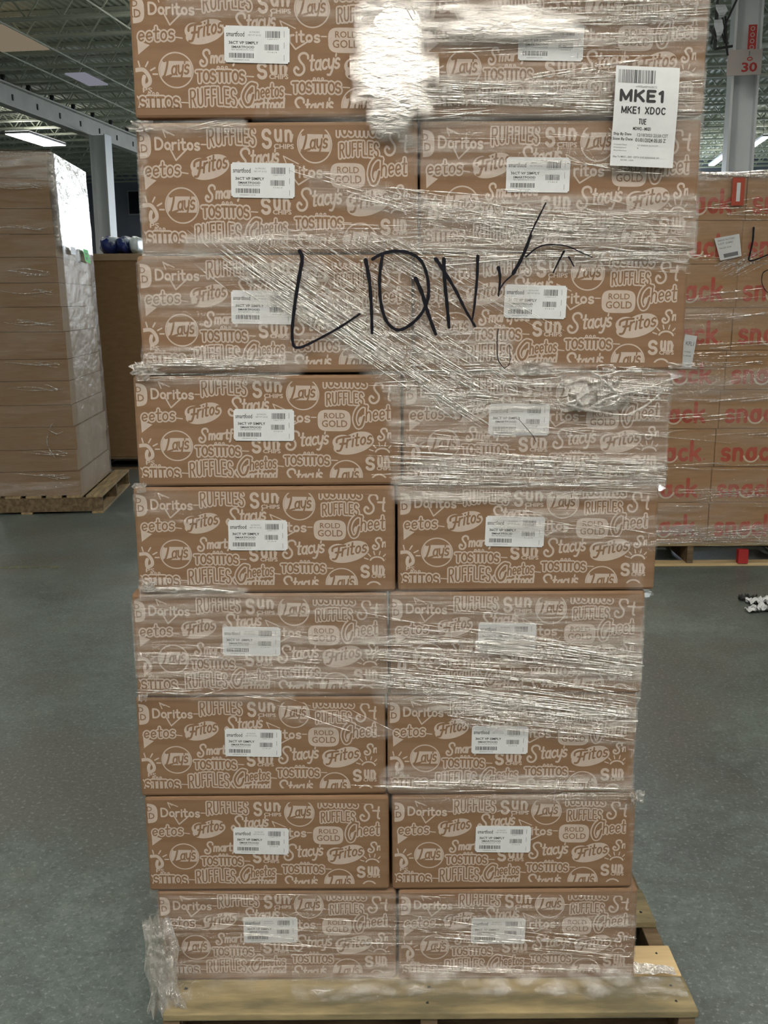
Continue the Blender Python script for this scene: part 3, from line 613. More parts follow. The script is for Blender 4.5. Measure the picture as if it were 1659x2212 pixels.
# ridges: the tight strands that the film gathers into
RID = [  # segment, half width, count, length px, tilt jitter, radius mm
 (920, 60, 1510, 40, 75, 70, 230, .03, 1.4), (920, 195, 1510, 190, 45, 46, 260, .05, 1.5), (830, 40, 900, 220, 50, 40, 90, .5, 1.3), (1130, 170, 1320, 140, 8, 5, 190, .02, 1.8),
 (880, 240, 1510, 243, 12, 16, 220, .02, 1.4), (900, 440, 1490, 500, 45, 44, 240, .08, 1.5), (900, 545, 1485, 560, 24, 34, 260, .05, 1.4), (700, 395, 1150, 500, 40, 22, 210, .07, 1.2),
 (420, 540, 820, 640, 60, 34, 210, 0, 1.0), (560, 570, 980, 850, 46, 56, 260, .05, 1.5), (640, 640, 1000, 880, 22, 26, 260, .03, 2.0), (900, 720, 1110, 850, 55, 40, 130, .12, 1.4),
 (880, 820, 1450, 850, 40, 44, 200, .08, 1.4), (880, 940, 1440, 960, 45, 22, 230, .06, 1.2), (880, 1000, 1435, 1015, 30, 34, 250, .03, 1.5), (320, 772, 620, 786, 14, 20, 150, .08, 1.3), (320, 812, 640, 812, 6, 9, 140, .03, 1.3),
 (870, 1042, 1415, 1050, 22, 26, 230, .03, 1.3), (1100, 1120, 1410, 1155, 30, 12, 180, .04, 1.2), (310, 1268, 520, 1278, 8, 14, 100, .08, 1.2), (310, 1440, 840, 1470, 36, 14, 200, .06, .9), (310, 1380, 700, 1400, 50, 12, 180, .05, .8),
 (850, 1380, 1385, 1420, 75, 60, 230, .04, 1.4), (1040, 1400, 1380, 1440, 22, 26, 200, .02, 1.8), (840, 1478, 1390, 1540, 26, 46, 260, .02, 1.6), (320, 1488, 600, 1505, 10, 14, 120, .15, 1.2), (1000, 1545, 1370, 1590, 22, 18, 200, .04, 1.2),
 (850, 1690, 1370, 1704, 14, 16, 220, .02, 1.2), (560, 1522, 830, 1575, 14, 6, 180, .15, .9), (360, 2000, 840, 2040, 50, 16, 160, .03, .9), (880, 2000, 1360, 2060, 40, 18, 220, .03, 1.1), (890, 2088, 1360, 2100, 14, 16, 200, .02, 1.4),
 (380, 1935, 1360, 1940, 12, 10, 140, .02, .9), (1190, 350, 1500, 375, 8, 8, 140, .05, 1.4), (920, 290, 1480, 300, 16, 12, 200, .05, 1.0), (430, 270, 520, 262, 10, 8, 90, .1, 1.0), (600, 510, 1000, 500, 26, 14, 200, .05, 1.0)]
rnd = random.Random(5)
def ridge_strip(V, Fc, pts, r):
    """half-round bead standing on the film; pts are 3D centre points, facing -Y"""
    i0 = len(V); n = len(pts)
    for k, p in enumerate(pts):
        q = pts[min(k + 1, n - 1)] - pts[max(k - 1, 0)]; q.normalize(); s = Vector((-q.z, 0, q.x)); rr = r * (math.sin(math.pi * (k + .35) / (n - .3)) ** .5) * rnd.uniform(.6, 1.2)
        for a in (-90, -38, 0, 38, 90): V.append(p + s * rr * math.sin(R_(a)) + Vector((0, -rr * .8 * math.cos(R_(a)), 0)))
    for k in range(n - 1):
        for a in range(4): Fc.append((i0 + k * 5 + a, i0 + (k + 1) * 5 + a, (i0 + (k + 1) * 5 + a + 1), i0 + k * 5 + a + 1))
V, Fc = [], []
for (x0, y0, x1, y1, hw, cnt, ln, jit, r) in RID:
    L = math.hypot(x1 - x0, y1 - y0); ux, uy = (x1 - x0) / L, (y1 - y0) / L; base = math.atan2(uy, ux)
    if jit == 0: base = R_(38)
    for k in range(cnt):
        t = rnd.random(); o = rnd.gauss(0, .5) * hw; cx, cy = x0 + (x1 - x0) * t - uy * o, y0 + (y1 - y0) * t + ux * o
        a = base + rnd.gauss(0, jit or .04); l = ln * rnd.uniform(.25, 1) / 2; n = max(5, int(l * 2 / 13)); pts = []; ph = rnd.uniform(0, 9); am = rnd.uniform(.1, .9)
        for m in range(n):
            f = m / (n - 1) * 2 - 1; px = cx + math.cos(a) * l * f; py = cy + math.sin(a) * l * f + am * math.sin(ph + f * l * .03) + rnd.uniform(-.12, .12)
            p = atY(px, py, FY - .0098)
            if XL(p.z) - .004 < p.x < XR(p.z) + .004: pts.append(p)
        if len(pts) > 3: ridge_strip(V, Fc, [WI @ q for q in pts], r * .00095 * rnd.uniform(.6, 1.4))
# fan of thin parallel strands running down from the upper left to the gathered band
for k in range(64):
    t = k / 63; x0, y0 = 430 + 400 * t + rnd.uniform(-6, 6), 470 + 90 * (1 - t) * rnd.uniform(.4, 1) + 20 * t; l = rnd.uniform(150, 420); sl = .56 + .12 * (1 - t)
    n = int(l / 12); pts = [atY(x0 + l * m / n, y0 + sl * l * m / n + 1.5 * math.sin(m * .3 + k), FY - .0105) for m in range(n)]
    ridge_strip(V, Fc, [WI @ q for q in pts], .0009 * rnd.uniform(.6, 1.3))
for (x0, y0, x1, y1, hw, cnt, ln) in ((920, 30, 1500, 20, 45, 34, 260), (1130, 168, 1330, 140, 7, 6, 170), (900, 190, 1200, 196, 22, 22, 200), (870, 60, 900, 215, 30, 26, 60), (930, 215, 1500, 236, 12, 14, 200), (900, 470, 1490, 500, 40, 36, 210), (920, 540, 1480, 550, 18, 22, 230),
        (600, 600, 980, 860, 24, 40, 240), (950, 850, 1440, 880, 16, 16, 220), (880, 985, 1435, 1012, 20, 34, 240), (880, 800, 1440, 800, 14, 20, 120), (870, 1040, 1415, 1046, 10, 16, 220), (1080, 1385, 1380, 1425, 26, 36, 200), (860, 1440, 1380, 1500, 20, 26, 240), (840, 1478, 1390, 1545, 20, 32, 260), (1000, 1550, 1370, 1590, 12, 12, 180), (870, 1695, 1370, 1705, 10, 12, 220), (880, 2010, 1360, 2036, 22, 14, 200), (330, 785, 560, 790, 7, 12, 110), (320, 1268, 520, 1276, 5, 10, 90)):
    L = math.hypot(x1 - x0, y1 - y0); ux, uy = (x1 - x0) / L, (y1 - y0) / L
    for k in range(cnt):
        t = rnd.random(); o = rnd.gauss(0, .55) * hw; cx, cy = x0 + (x1 - x0) * t - uy * o, y0 + (y1 - y0) * t + ux * o; a = math.atan2(uy, ux) + rnd.gauss(0, .02) - (1.2 if hw == 30 else 0)
        l = ln * rnd.uniform(.15, .8) / 2; n = 7; pts = [p for p in (atY(cx + math.cos(a) * l * (m / 3 - 1), cy + math.sin(a) * l * (m / 3 - 1) + .4 * math.sin(m + k), FY - .0112) for m in range(n)) if XL(p.z) < p.x < XR(p.z)]
        if len(pts) > 3: ridge_strip(V, Fc, [WI @ q for q in pts], .0021 * rnd.uniform(.5, 1.3))
for k in range(30):
    x0 = rnd.uniform(318, 352); y0 = rnd.uniform(1990, 2060); l = rnd.uniform(60, 130); dx = rnd.uniform(-6, 30); ph = rnd.uniform(0, 6)
    ridge_strip(V, Fc, [WI @ atY(x0 + dx * m / 9 + 5 * math.sin(m * .6 + ph), y0 + l * m / 9, 1.955) for m in range(10)], .0032 * rnd.uniform(.5, 1.4))
finish('film_strands', (V, Fc), M['ridge'], wrap, True)
def crumple(name, c, sx, sy, sz, nu, nv, seed, th, label=None, amp=.5, par=None, sh=0, mat='film'):
    """loose crumpled film: a folded sheet around c"""
    V, Fc, T = [], [], []
    for j in range(nv + 1):
        for i in range(nu + 1):
            u, v = i / nu - .5, j / nv - .5
            a = noise.noise(Vector((u * 5 + seed, v * 4, 1))); b = noise.noise(Vector((u * 11, v * 7 + seed, 5))); e = noise.noise(Vector((u * 3, v * 3, seed)))
            V.append(WI @ Vector((c[0] + sx * (u * (1 + .6 * e) + .25 * amp * a + sh * v), c[1] + sy * (amp * (a + b) + .3 * math.sin(u * 9 + seed)), c[2] + sz * (v + .12 * amp * b)))); T.append(th * (.5 + .8 * abs(b) + .3))
    for j in range(nv):
        for i in range(nu): Fc.append((j * (nu + 1) + i, j * (nu + 1) + i + 1, (j + 1) * (nu + 1) + i + 1, (j + 1) * (nu + 1) + i))
    o = finish(name, (V, Fc), M[mat], par or wrap, True); attr(o, T); return o
M['glare'] = film_mat('glare_film', .35, .75, (1, 1, 3), (0, 0, 0), rough=.24, bscale=30, bump=.35, holes=(.1, .5))  # for film bulges shaped to catch the lamps as white glare
def bulge(px, py, wd, hh, tilt, sag, th):
    c = atY(px, py, FY - .02); V, Fc, T = [], [], []; nu, nv = 24, 44; rb = .07
    for j in range(nv + 1):
        for i in range(nu + 1):
            u, v = i / nu * 2 - 1, j / nv * 2 - 1; e = max(0, 1 - math.hypot(u, v) ** 2) ** .5 if math.hypot(u, v) < 1 else 0
            V.append(WI @ Vector((c.x + wd * u, FY - .012 - sag * (1 - u * u) * (1 - v * v) + math.tan(tilt) * v * hh * (1 - v * v) , c.z + hh * v))); g = 1.25 - 1.25 * math.hypot(u, v) + .8 * noise.noise(Vector((u * 2.2, v * 3.5, px))); T.append(th * max(0, min(1, g * 1.8)))
    for j in range(nv):
        for i in range(nu): Fc.append((j * (nu + 1) + i, j * (nu + 1) + i + 1, (j + 1) * (nu + 1) + i + 1, (j + 1) * (nu + 1) + i))
    o = finish('film_glare_bulge', (V, Fc), M['glare'], wrap, True); attr(o, T)
bulge(852, 120, .085, .165, R_(9), .010, 1.2)
bulge(1090, 45, .16, .04, R_(9), .006, .7)
M['crum'] = film_mat('crumpled_film', .42, .42, (1, 1, .35), (0, 0, 0), rough=.12, bscale=40, bump=1, holes=(.3, .6))
# loose bunches
a = atY(352, 2085, 1.99); crumple('film_bunch', (a.x, 1.985, a.z + .0), .062, .022, .24, 40, 60, 2.3, 1.15, mat='crum', sh=-.2)
a = atY(372, 2130, 1.95); crumple('film_bunch', (a.x - .01, 1.95, a.z + .0), .05, .02, .16, 36, 44, 7.3, .9, mat='crum', sh=-.5)
a = atY(1278, 848, FY - .02); crumple('film_bunch', (a.x, FY - .02, a.z), .13, .016, .075, 44, 26, 4.4, .8, mat='crum', amp=.8)
for px, py, wd, hh in ((305, 806, .03, .03), (304, 1054, .025, .02), (322, 1268, .03, .02), (308, 1508, .02, .015), (1150, 795, .08, .03), (1378, 1722, .03, .03), (1475, 790, .05, .012), (300, 272, .04, .02), (316, 796, .05, .025)):
    a = atY(px, py, FY - .012); crumple('film_bunch', (a.x, FY - .012, a.z), wd, .008, hh, 20, 12, px * .37, .9, mat='crum', amp=.7)
V, Fc = [], []
for ctl in ([(1290, 790), (1296, 815), (1320, 838), (1338, 862), (1300, 880), (1262, 875)], [(1300, 795), (1322, 800), (1330, 792)], [(1240, 880), (1262, 852), (1290, 842), (1330, 850)], [(1222, 872), (1250, 862), (1270, 840)],
            [(1262, 890), (1300, 866), (1345, 852), (1400, 838), (1450, 818)], [(1210, 868), (1260, 884), (1330, 896)], [(1345, 900), (1390, 880), (1440, 838)], [(1270, 800), (1300, 812), (1345, 800)]):
    pts = [atY(x, y, FY - .026) for x, y in smooth(ctl, 7)]; ridge_strip(V, Fc, [WI @ q for q in pts], .0036)
finish('film_knot', (V, Fc), M['crum'], wrap, True)
me = bpy.context.scene.objects['film_knot']; attr(me, [.9] * len(me.data.vertices))
# skirt of film lying over the pallet's front board and its right end
V, Fc, T = [], [], []; nu, nv = 190, 26
for j in range(nv + 1):
    v = j / nv
    for i in range(nu + 1):
        u = i / nu; x = -.50 + 1.18 * u; n = noise.noise(Vector((x * 14, v * 3, 2))); n2 = noise.noise(Vector((x * 40, v * 9, 6)))
        lim = .72 + .28 * noise.noise(Vector((x * 5, 0, 8))); inside = x < .575
        y = FY - .008 - .100 * v * (1 if inside else 1); z = (PT + .036 * (1 - v) ** 2 + .006 + .006 * abs(n) + .003 * n2) if inside else PT + .008 + .008 * abs(n2) + .004 * n
        V.append(WI @ Vector((x, y + (.0 if inside else .0), z))); e = abs(n) * 1.4; T.append(max(0, (.05 + .85 * e) * min(1, (lim - v) * 6 + .25)) * (.25 if -.44 < x < -.22 else 1))
for j in range(nv):
    for i in range(nu): Fc.append((j * (nu + 1) + i, j * (nu + 1) + i + 1, (j + 1) * (nu + 1) + i + 1, (j + 1) * (nu + 1) + i))
o = finish('film_skirt', (V, Fc), M['crum'], wrap, True); attr(o, T)
for (x0, x1, y0, y1, t0, sd) in ((.575, .672, 2.036, 2.060, 1.8, 1),):
    V, Fc, T = [], [], []
    for j in range(15):
        for i in range(41):
            u, v = i / 40, j / 14; x = x0 + (x1 - x0) * u; y = y0 + (y1 - y0) * v; n = noise.noise(Vector((x * 30, y * 40, sd))); V.append(WI @ Vector((x, y, PT + .012 + .008 * abs(n) + .015 * (1 - u) * v))); T.append(t0)
    for j in range(14):
        for i in range(40): Fc.append((j * 41 + i, j * 41 + i + 1, (j + 1) * 41 + i + 1, (j + 1) * 41 + i))
    o = finish('film_skirt', (V, Fc), M['crum'], wrap, True); attr(o, T)
# marker writing on the film
def ribbon(V, Fc, ctl, w0, w1, Y=FY - .0145, n=6):
    pts = smooth(ctl, n); i0 = len(V)
    for k, (x, y) in enumerate(pts):
        a, b = pts[max(k - 1, 0)], pts[min(k + 1, len(pts) - 1)]; dx, dy = b[0] - a[0], b[1] - a[1]; L = math.hypot(dx, dy) or 1; f = k / (len(pts) - 1); wd = (w0 + (w1 - w0) * f) / 2 * (1 + .12 * math.sin(k * 1.7))
        V.append(WI @ atY(x - dy / L * wd, y + dx / L * wd, Y)); V.append(WI @ atY(x + dy / L * wd, y - dx / L * wd, Y))
        if k: q = i0 + 2 * k; Fc.append((q - 2, q - 1, q + 1, q))
    for c, wd in ((pts[0], w0), (pts[-1], w1)):
        j0 = len(V)
        for a in range(10): V.append(WI @ atY(c[0] + wd / 2 * math.cos(a * .628), c[1] + wd / 2 * math.sin(a * .628), Y - 2e-5))
        Fc.append(tuple(range(j0, j0 + 10)))
V, Fc = [], []
K = lambda L: [(600 + x / 2.37, 420 + y / 2.37) for x, y in L]
for ctl, a, b, dy in ((K([(112, 290), (125, 330), (110, 420), (88, 560), (74, 690), (80, 770), (110, 784), (170, 760), (300, 690), (420, 612)]), 8.5, 4.5, 0),
    (K([(450, 335), (470, 450), (480, 600), (483, 710)]), 8.5, 6, 1), (K([(485, 332), (530, 306), (600, 290), (680, 302), (740, 350), (770, 450), (765, 550), (720, 630), (650, 685), (600, 690), (552, 640), (526, 540), (522, 420), (536, 312)]), 7, 7, 2),
    (K([(706, 430), (740, 510), (770, 610), (808, 715)]), 9, 7, 3), (K([(850, 330), (855, 450), (866, 560), (877, 680)]), 8, 7, 4), (K([(808, 330), (850, 390), (915, 500), (960, 590), (1010, 675)]), 8.5, 5, 5),
    (K([(1024, 315), (1020, 430), (1008, 560), (996, 640)]), 7, 4, 6), (K([(1130, 375), (1138, 430), (1130, 520)]), 8, 3, 7), (K([(1130, 500), (1160, 450), (1215, 395), (1252, 320), (1300, 190), (1372, 45)]), 3, 3.5, 8), (K([(1205, 405), (1252, 320), (1296, 210)]), 8, 6, 9),
    (K([(1270, 320), (1330, 272), (1400, 256), (1480, 265), (1560, 300), (1610, 322)]), 3.5, 2, 10), (K([(1466, 290), (1440, 340), (1410, 400)]), 4.5, 3, 11), (K([(1490, 320), (1516, 368)]), 4, 2.5, 12),
    (K([(1128, 690), (1122, 780), (1130, 850), (1160, 890)]), 2, 2, 13), (K([(1160, 890), (1188, 860), (1184, 770)]), 1.6, 1.2, 14), ([(1158, 955), (1150, 940), (1120, 905)], 1.5, 1.2, 15)):
    ribbon(V, Fc, ctl, a, b, FY - .0145 - dy * 3e-5)
finish('marker_writing', (V, Fc), M['marker'], wrap)['label'] = 'black hand-written marker letters LIQN'
# tall white address label on the film
P = Print(); K_, Gy = 1, 2
rn = random.Random(8); x = 60
while x < 800:
    wd = rn.choice((8, 14, 22)); P.poly([(x, 75), (x + wd, 75), (x + wd, 340), (x, 340)], 0, Gy if rn.random() < .5 else K_); x += wd + rn.choice((8, 12, 20))
typed(P, 'vrWT5qA8M1bDBCQ', 420, 385, 850, 440, 0, Gy)
word(P, 'MKE1', 130, 490, 1000, 690, [(58, 0, K_)], 0, 0, 0, .30); word(P, 'MKE1 XDOC', 165, 815, 1050, 940, [(25, 0, K_)], 0, 0, 0, .28); word(P, 'TUE', 530, 1050, 680, 1150, [(16, 0, K_)], 0, 0, 0, .3)
typed(P, 'MDW2 - MKE1', 420, 1210, 785, 1275, 0, K_, .02)
typed(P, 'Ship By Date', 30, 1330, 400, 1400, 0, K_, .01); typed(P, '12/18/2023 23:58 CST', 520, 1335, 1150, 1400, 0, Gy, .01)
typed(P, 'Stow By Date', 20, 1430, 430, 1500, 0, K_, .01); typed(P, '01/01/2024 05:35 Z', 490, 1430, 1110, 1505, 0, K_, .01)
for q in (('Created Date', 50, 1560, 320, 1585), ('12/18/2023 16:14 CST', 540, 1560, 970, 1590), ('Container', 50, 1620, 320, 1645), ('1', 540, 1625, 560, 1645), ('Attributes', 50, 1680, 320, 1705)): typed(P, *q, 0, Gy)
typed(P, 'Ship To MKE1, 3501 120TH AVE KENOSHA WI', 50, 1800, 1000, 1850, 0, Gy, .008); typed(P, '53144 - USA', 210, 1870, 480, 1900, 0, Gy, .008)
ul, ur, dr, dl = (atY(x, y, FY - .019) for x, y in ((1331, 141), (1469, 147), (1454, 363), (1318, 357)))
def q4(x, y, l):
    u, v = x / 1300, y / 2010; p = ul * (1 - u) * (1 - v) + ur * u * (1 - v) + dr * u * v + dl * (1 - u) * v
    return WI @ (p + Vector((0, -l - .003 * math.sin(v * 5) , 0)))
V, Fc, Mi = [], [], []
for j in range(11):
    for i in range(5):
        V.append(q4(i * 325, j * 201, 0))
for j in range(10):
    for i in range(4): Fc.append((j * 5 + i, (j + 1) * 5 + i, (j + 1) * 5 + i + 1, j * 5 + i + 1)); Mi.append(0)
out = [V, Fc, Mi]; place(P, q4, out, base=4e-4)
o = finish('address_label', tuple(out), [M['white'], M['black'], M['grey']], wrap); o['label'] = 'tall white printed label headed MKE1'

# ================================================================== tall plain load on the left
YB = 7.83; yaw = math.atan2(.11, 1.43)
cor = atZ(203, 1108, 0)
LZ = [atY(150, y, YB).z for y in (1069, 1017, 970, 921, 874, 822, 775, 716, 662, 610, 555, 505, 450, 384, 328)]
PH = LZ[0]
pallet('wooden_pallet', (cor.x + .03, cor.y + .62, 0), yaw + math.pi / 2, 1.26, 1.2, PH - .002, 'brown wooden pallet under the tall plain brown wrapped load on the left',
    [(.0, .13, 'wood'), (.16, .28, 'wood'), (.32, .44, 'wood'), (.48, .6, 'wood'), (.64, .76, 'wood'), (.8, .92, 'wood'), (1.06, 1.2, 'wood')], ('wooddark', 'wood'))
prx = Vector((math.cos(yaw), math.sin(yaw), 0)); pry = Vector((-math.sin(yaw), math.cos(yaw), 0))
lw, ld = .64, .60; protoL = None
org = Vector((atY(175, 1065, YB).x, YB, 0))
for r in range(14):
    xo = (atY(135 + (175 - 135) * (1 - r / 13) ** 1.0, 900, YB).x - atY(175, 900, YB).x) * .55 + random.Random(r).uniform(-.008, .008)
    for j in range(2):
        if protoL is None:
            bm = bmesh.new(); box(bm, -lw, 0, 0, ld - .004, 0, 1, 0)
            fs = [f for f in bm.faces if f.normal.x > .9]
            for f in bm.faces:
                if f.calc_center_median().x > -.001: f.material_index = 1  # right-hand faces paler: daylight put into their colour
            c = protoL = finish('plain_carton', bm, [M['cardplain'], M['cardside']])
        else: c = protoL.copy(); C.objects.link(c)
        rr = random.Random(r * 2 + j)
        c.location = org + prx * xo + pry * (j * ld + (0 if j else 0)) + Vector((0, 0, LZ[r])); c.rotation_euler.z = yaw; c.scale = (1, 1, LZ[r + 1] - LZ[r] - .004)
        k = 13 - r; nm = ['top', 'second', 'third', 'fourth', 'fifth', 'sixth', 'seventh', 'eighth', 'ninth', 'tenth', 'eleventh', 'twelfth', 'thirteenth', 'lowest'][k]
        tag(c, 'plain brown carton, tall left load, %s column, %s layer' % ('front' if j == 0 else 'rear', nm), 'carton', 'plain cartons of the tall left load')
# its film: front and right side
lwrap = empty('stretch_wrap', org + Vector((0, 0, PH))); tag(lwrap, 'clear stretch film, whitish at its top, round the tall plain left load', 'stretch wrap'); lwrap.rotation_euler.z = yaw
def lfilm():
    V, T, Fc = [], [], []; nz = 130; H = LZ[-1] - PH
    prof = [(-lw, -.012), (-.48, -.012), (-.32, -.012), (-.16, -.012), (-.02, -.012), (.014, .0)] + [(.014, .1 * k) for k in range(1, 13)]
    for iz in range(nz + 1):
        z = H * iz / nz; f = iz / nz; lean = -.06 * f
        for k, (x, y) in enumerate(prof):
            n = noise.noise(Vector((k * .4, z * 5, 1))); band = noise.noise(Vector((k * .12, z * 3.2, 7)))
            side = k >= 5
            if side: t = (2.0 if z > H * .735 + .03 * n else .24 + .08 * abs(n) + (.08 if z < .32 else 0))
            else: t = .16 + .5 * max(0, band) + (.55 if f > .9 else 0) + (.35 if z < .12 else 0)
            V.append((x + lean + .006 + .005 * n, y - .003 * n, z)); T.append(t)
    m = len(prof)
    for iz in range(nz):
        for k in range(m - 1): Fc.append((iz * m + k, iz * m + k + 1, (iz + 1) * m + k + 1, (iz + 1) * m + k))
    o = finish('film_sheet', (V, Fc, [0 if (i % (m - 1)) < 5 else 1 for i in range(len(Fc))]), [M['filmback'], M['filmside']], lwrap, True); attr(o, T)
    bm = bmesh.new(); V2 = []
    for i in range(21):
        for j in range(9): V2.append((-lw + lw * i / 20 - .055, -.01 + 1.2 * j / 8, H + .012 + .012 * abs(noise.noise(Vector((i * .4, j * .5, 3))))))
    o = finish('film_top', (V2, [(i * 9 + j, (i + 1) * 9 + j, (i + 1) * 9 + j + 1, i * 9 + j + 1) for i in range(20) for j in range(8)]), M['filmback'], lwrap, True); attr(o, [1.4] * len(V2)); bm.free()
    # horizontal gathered strands
    V, Fc = [], []; rr = random.Random(3)
    for zf in (.065, .52, .40, .79, .91, .665, .61, .13, .33, .999):
        for q in range(4):
            z0 = H * zf + rr.uniform(-.015, .015); x0 = rr.uniform(-.5, -.2) if zf < .99 else -.64; n = 16; pts = [Vector((x0 + (-.05 - x0) * i / n - .06 * zf, -.018, z0 + .012 * math.sin(i * .3 + q) - .02 * i / n * (q % 2))) for i in range(n)]
            ridge_strip(V, Fc, pts, .0035)
    for ctl in ([(-.16, 1.16), (-.20, 1.10), (-.23, .99), (-.21, .9), (-.17, .83)], [(-.2, 1.08), (-.15, 1.05), (-.1, 1.07)]):
        s = smooth([(a, (b - .5) * .9) for a, b in ctl], 6); ridge_strip(V, Fc, [Vector((a, -.02, b)) for a, b in s], .006)
    finish('film_strands', (V, Fc), M['ridge'], lwrap, True)
lfilm()
LI = lwrap.matrix_basis.inverted()
def note(name, pts, Y, mat, label, lines=(), par=None, inv=None, off=.02):
    """a small paper stuck on film, four corners in the photograph at depth Y"""
    bm = bmesh.new(); v = [bm.verts.new(atY(x, y, Y - off)) for x, y in pts]; f = bm.faces.new(v[::-1]); f.normal_update()
    if f.normal.y > 0: f.normal_flip()
    vv = [w.co.copy() for w in v]; out = bm_out(bm); P = Print()
    for (x0, y0, x1, y1, s) in lines:
        if s is None: P.poly([(x0, y0), (x1, y0), (x1, y1), (x0, y1)], 0, 1)
        else: typed(P, s, x0, y0, x1, y1, 0, 1, .01)
    place(P, lambda x, y, l: (vv[0] * (1 - x) * (1 - y) + vv[1] * x * (1 - y) + vv[2] * x * y + vv[3] * (1 - x) * y) + Vector((0, -l, 0)), out, base=.001, lay=.001)
    i = (lambda p: par.matrix_basis.inverted() @ p) if par else (lambda p: p)
    out[0] = [i(p) for p in out[0]]
    o = finish(name, tuple(out), [M[mat], M['grey']], par); o['label'] = label; return o
note('paper_label', [(-30, 492), (24, 507), (19, 524), (-36, 508)], YB, 'white', 'small tilted white label', [(.55, .3, .95, .5, 'BCNI-0001')], lwrap)
note('paper_note', [(-26, 690), (18, 680), (28, 716), (-16, 727)], YB, 'teal', 'tilted green-teal note', [(.30, .72, .7, .9, None)], lwrap)
def sidept(px, py, off=.03):
    """point on the right side face of the left load"""
    o3 = org + prx * (off - .03); d = ray(px, py); c0 = Vector((0, 0, CAMZ)); n = prx; t = (o3 - c0).dot(n) / d.dot(n); return c0 + d * t
for nm, pts, mt, lb in (('paper_label', [(179, 537), (190, 541), (196, 570), (184, 564)], 'green', 'bright green sticker on the side'), ('paper_label', [(152, 532), (162, 535), (164, 551), (154, 549)], 'white', 'small pale label on the side')):
    inv = lwrap.matrix_basis.inverted(); V = [inv @ sidept(x, y) for x, y in pts]
    out = [V, [(0, 3, 2, 1)], [0]]
    if mt == 'green':
        P = Print(); typed(P, 'OK', .25, .25, .7, .4, 0, 1, .02); typed(P, 'B', .3, .6, .6, .8, 0, 1, .02)
        place(P, lambda x, y, l: (V[0] * (1 - x) * (1 - y) + V[1] * x * (1 - y) + V[2] * x * y + V[3] * (1 - x) * y) + Vector((l, 0, 0)), out, base=.001)
    finish(nm, tuple(out), [M[mt], M['grey']], lwrap)['label'] = lb

# ================================================================== big bulk box behind it
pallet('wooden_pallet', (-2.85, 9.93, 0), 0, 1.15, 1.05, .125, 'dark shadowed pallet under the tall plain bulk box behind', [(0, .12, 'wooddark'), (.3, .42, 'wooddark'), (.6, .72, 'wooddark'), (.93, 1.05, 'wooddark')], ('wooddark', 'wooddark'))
root = empty('bulk_box', (-2.85, 9.96, .128)); tag(root, 'tall plain brown bulk box on a dark pallet between the wrapped loads', 'box')
bm = bmesh.new(); bh = atY(260, 556, 9.96).z - .128
for a in ((-.55, .55, 0, .012), (-.55, .55, .988, 1.0)): box(bm, a[0], a[1], a[2], a[3], 0, bh, .002)
for a in ((-.55, -.538), (.538, .55)): box(bm, a[0], a[1], .012, .988, 0, bh, .002)
box(bm, -.54, .54, .01, .99, 0, .02); finish('box_wall', bm, M['cardplain'], root)
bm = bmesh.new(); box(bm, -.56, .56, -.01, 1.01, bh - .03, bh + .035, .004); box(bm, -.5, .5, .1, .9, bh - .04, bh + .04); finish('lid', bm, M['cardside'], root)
BZ = .128 + bh + .042
for i, (px, sx, mt, lab) in enumerate(((240, .17, 'blue', 'blue bag in clear wrap lying on the bulk box beside the white column'), (269, .13, 'blue', 'second blue bag in clear wrap on the bulk box, farther right'), (293, .09, 'clearw', 'pale clear plastic bundle at the right end of the bulk box top'), (228, .07, 'clearw', 'white plastic bundle at the left end of the bulk box top'))):
    q = atY(px, 540, 10.15); bm = bmesh.new(); bmesh.ops.create_uvsphere(bm, u_segments=28, v_segments=16, radius=1)
    for v in bm.verts:
        n = 1 + .18 * noise.noise(v.co * 2.2 + Vector((i * 5, 0, 0))); c = v.co; s = lambda t: math.copysign(abs(t) ** .7, t)
        v.co = Vector((s(c.x) * sx * .55 * n, s(c.y) * .2 * n, max(s(c.z) * .085 * n, -.08)))
    o = finish('wrapped_bag', bm, M[mt], None, True); o.location = (q.x, 10.2 + .02 * i, BZ + .08); tag(o, lab, 'bag')

# ================================================================== red-lettered cartons on the right
YR = 6.1; RZ = [atY(1560, y, YR).z for y in (1171, 1085, 1009, 926, 842, 757, 665, 570, 476, 377)]
SXR = [atY(x, y, YR).x for x, y in ((1530, 1130), (1536, 1045), (1545, 967), (1554, 884), (1567, 800), (1582, 711), (1592, 618), (1603, 523), (1613, 427))]
ph = RZ[0]
pallet('wooden_pallet', (1.93, YR - .02, 0), 0, 1.35, 1.1, ph - .002, 'wooden pallet with red stringer end under the red-lettered cartons', [(0, .13, 'wood'), (.2, .3, 'wood'), (.4, .5, 'wood'), (.6, .7, 'wood'), (.8, .9, 'wood'), (.97, 1.1, 'wood')], ('wooddark', 'woodlight'))
q = atY(1605, 1195, YR - .02); bm = bmesh.new(); box(bm, -.032, .032, -.012, .03, -.045, .045, .003); o = finish('red_block', bm, M['woodred']); 
o.parent = bpy.data.objects['wooden_pallet.003'] if 'wooden_pallet.003' in bpy.data.objects else None
o.location = Vector((q.x, q.y, .062)) - Vector((1.93, YR - .02, 0)); o['label'] = 'red painted block'
SW = .50
def snack_print():
    P = Print((-.5, -.5, .5, .5)); word(P, 'snack', -.205, -.165, .165, -.045, [(.0235, 0, 1)], 0, 0, 0, .2)
    P.new(); ax = -.205 + .37 * (.4 + .2 + .48 + .2 + .22) / 3.08; P.stroke(arc(ax, -.083, .047, .050, 15, 165, 10), .011, 1, 2)
    P.new(); P.disc((.188, -.052), .006, 0, 1)
    return P
bm = bmesh.new(); box(bm, -SW / 2, SW / 2, 0, .42, 0, .247, .004); out = bm_out(bm); sp = snack_print(); place(sp, lambda x, y, l: Vector((x, -l, -y)), out)
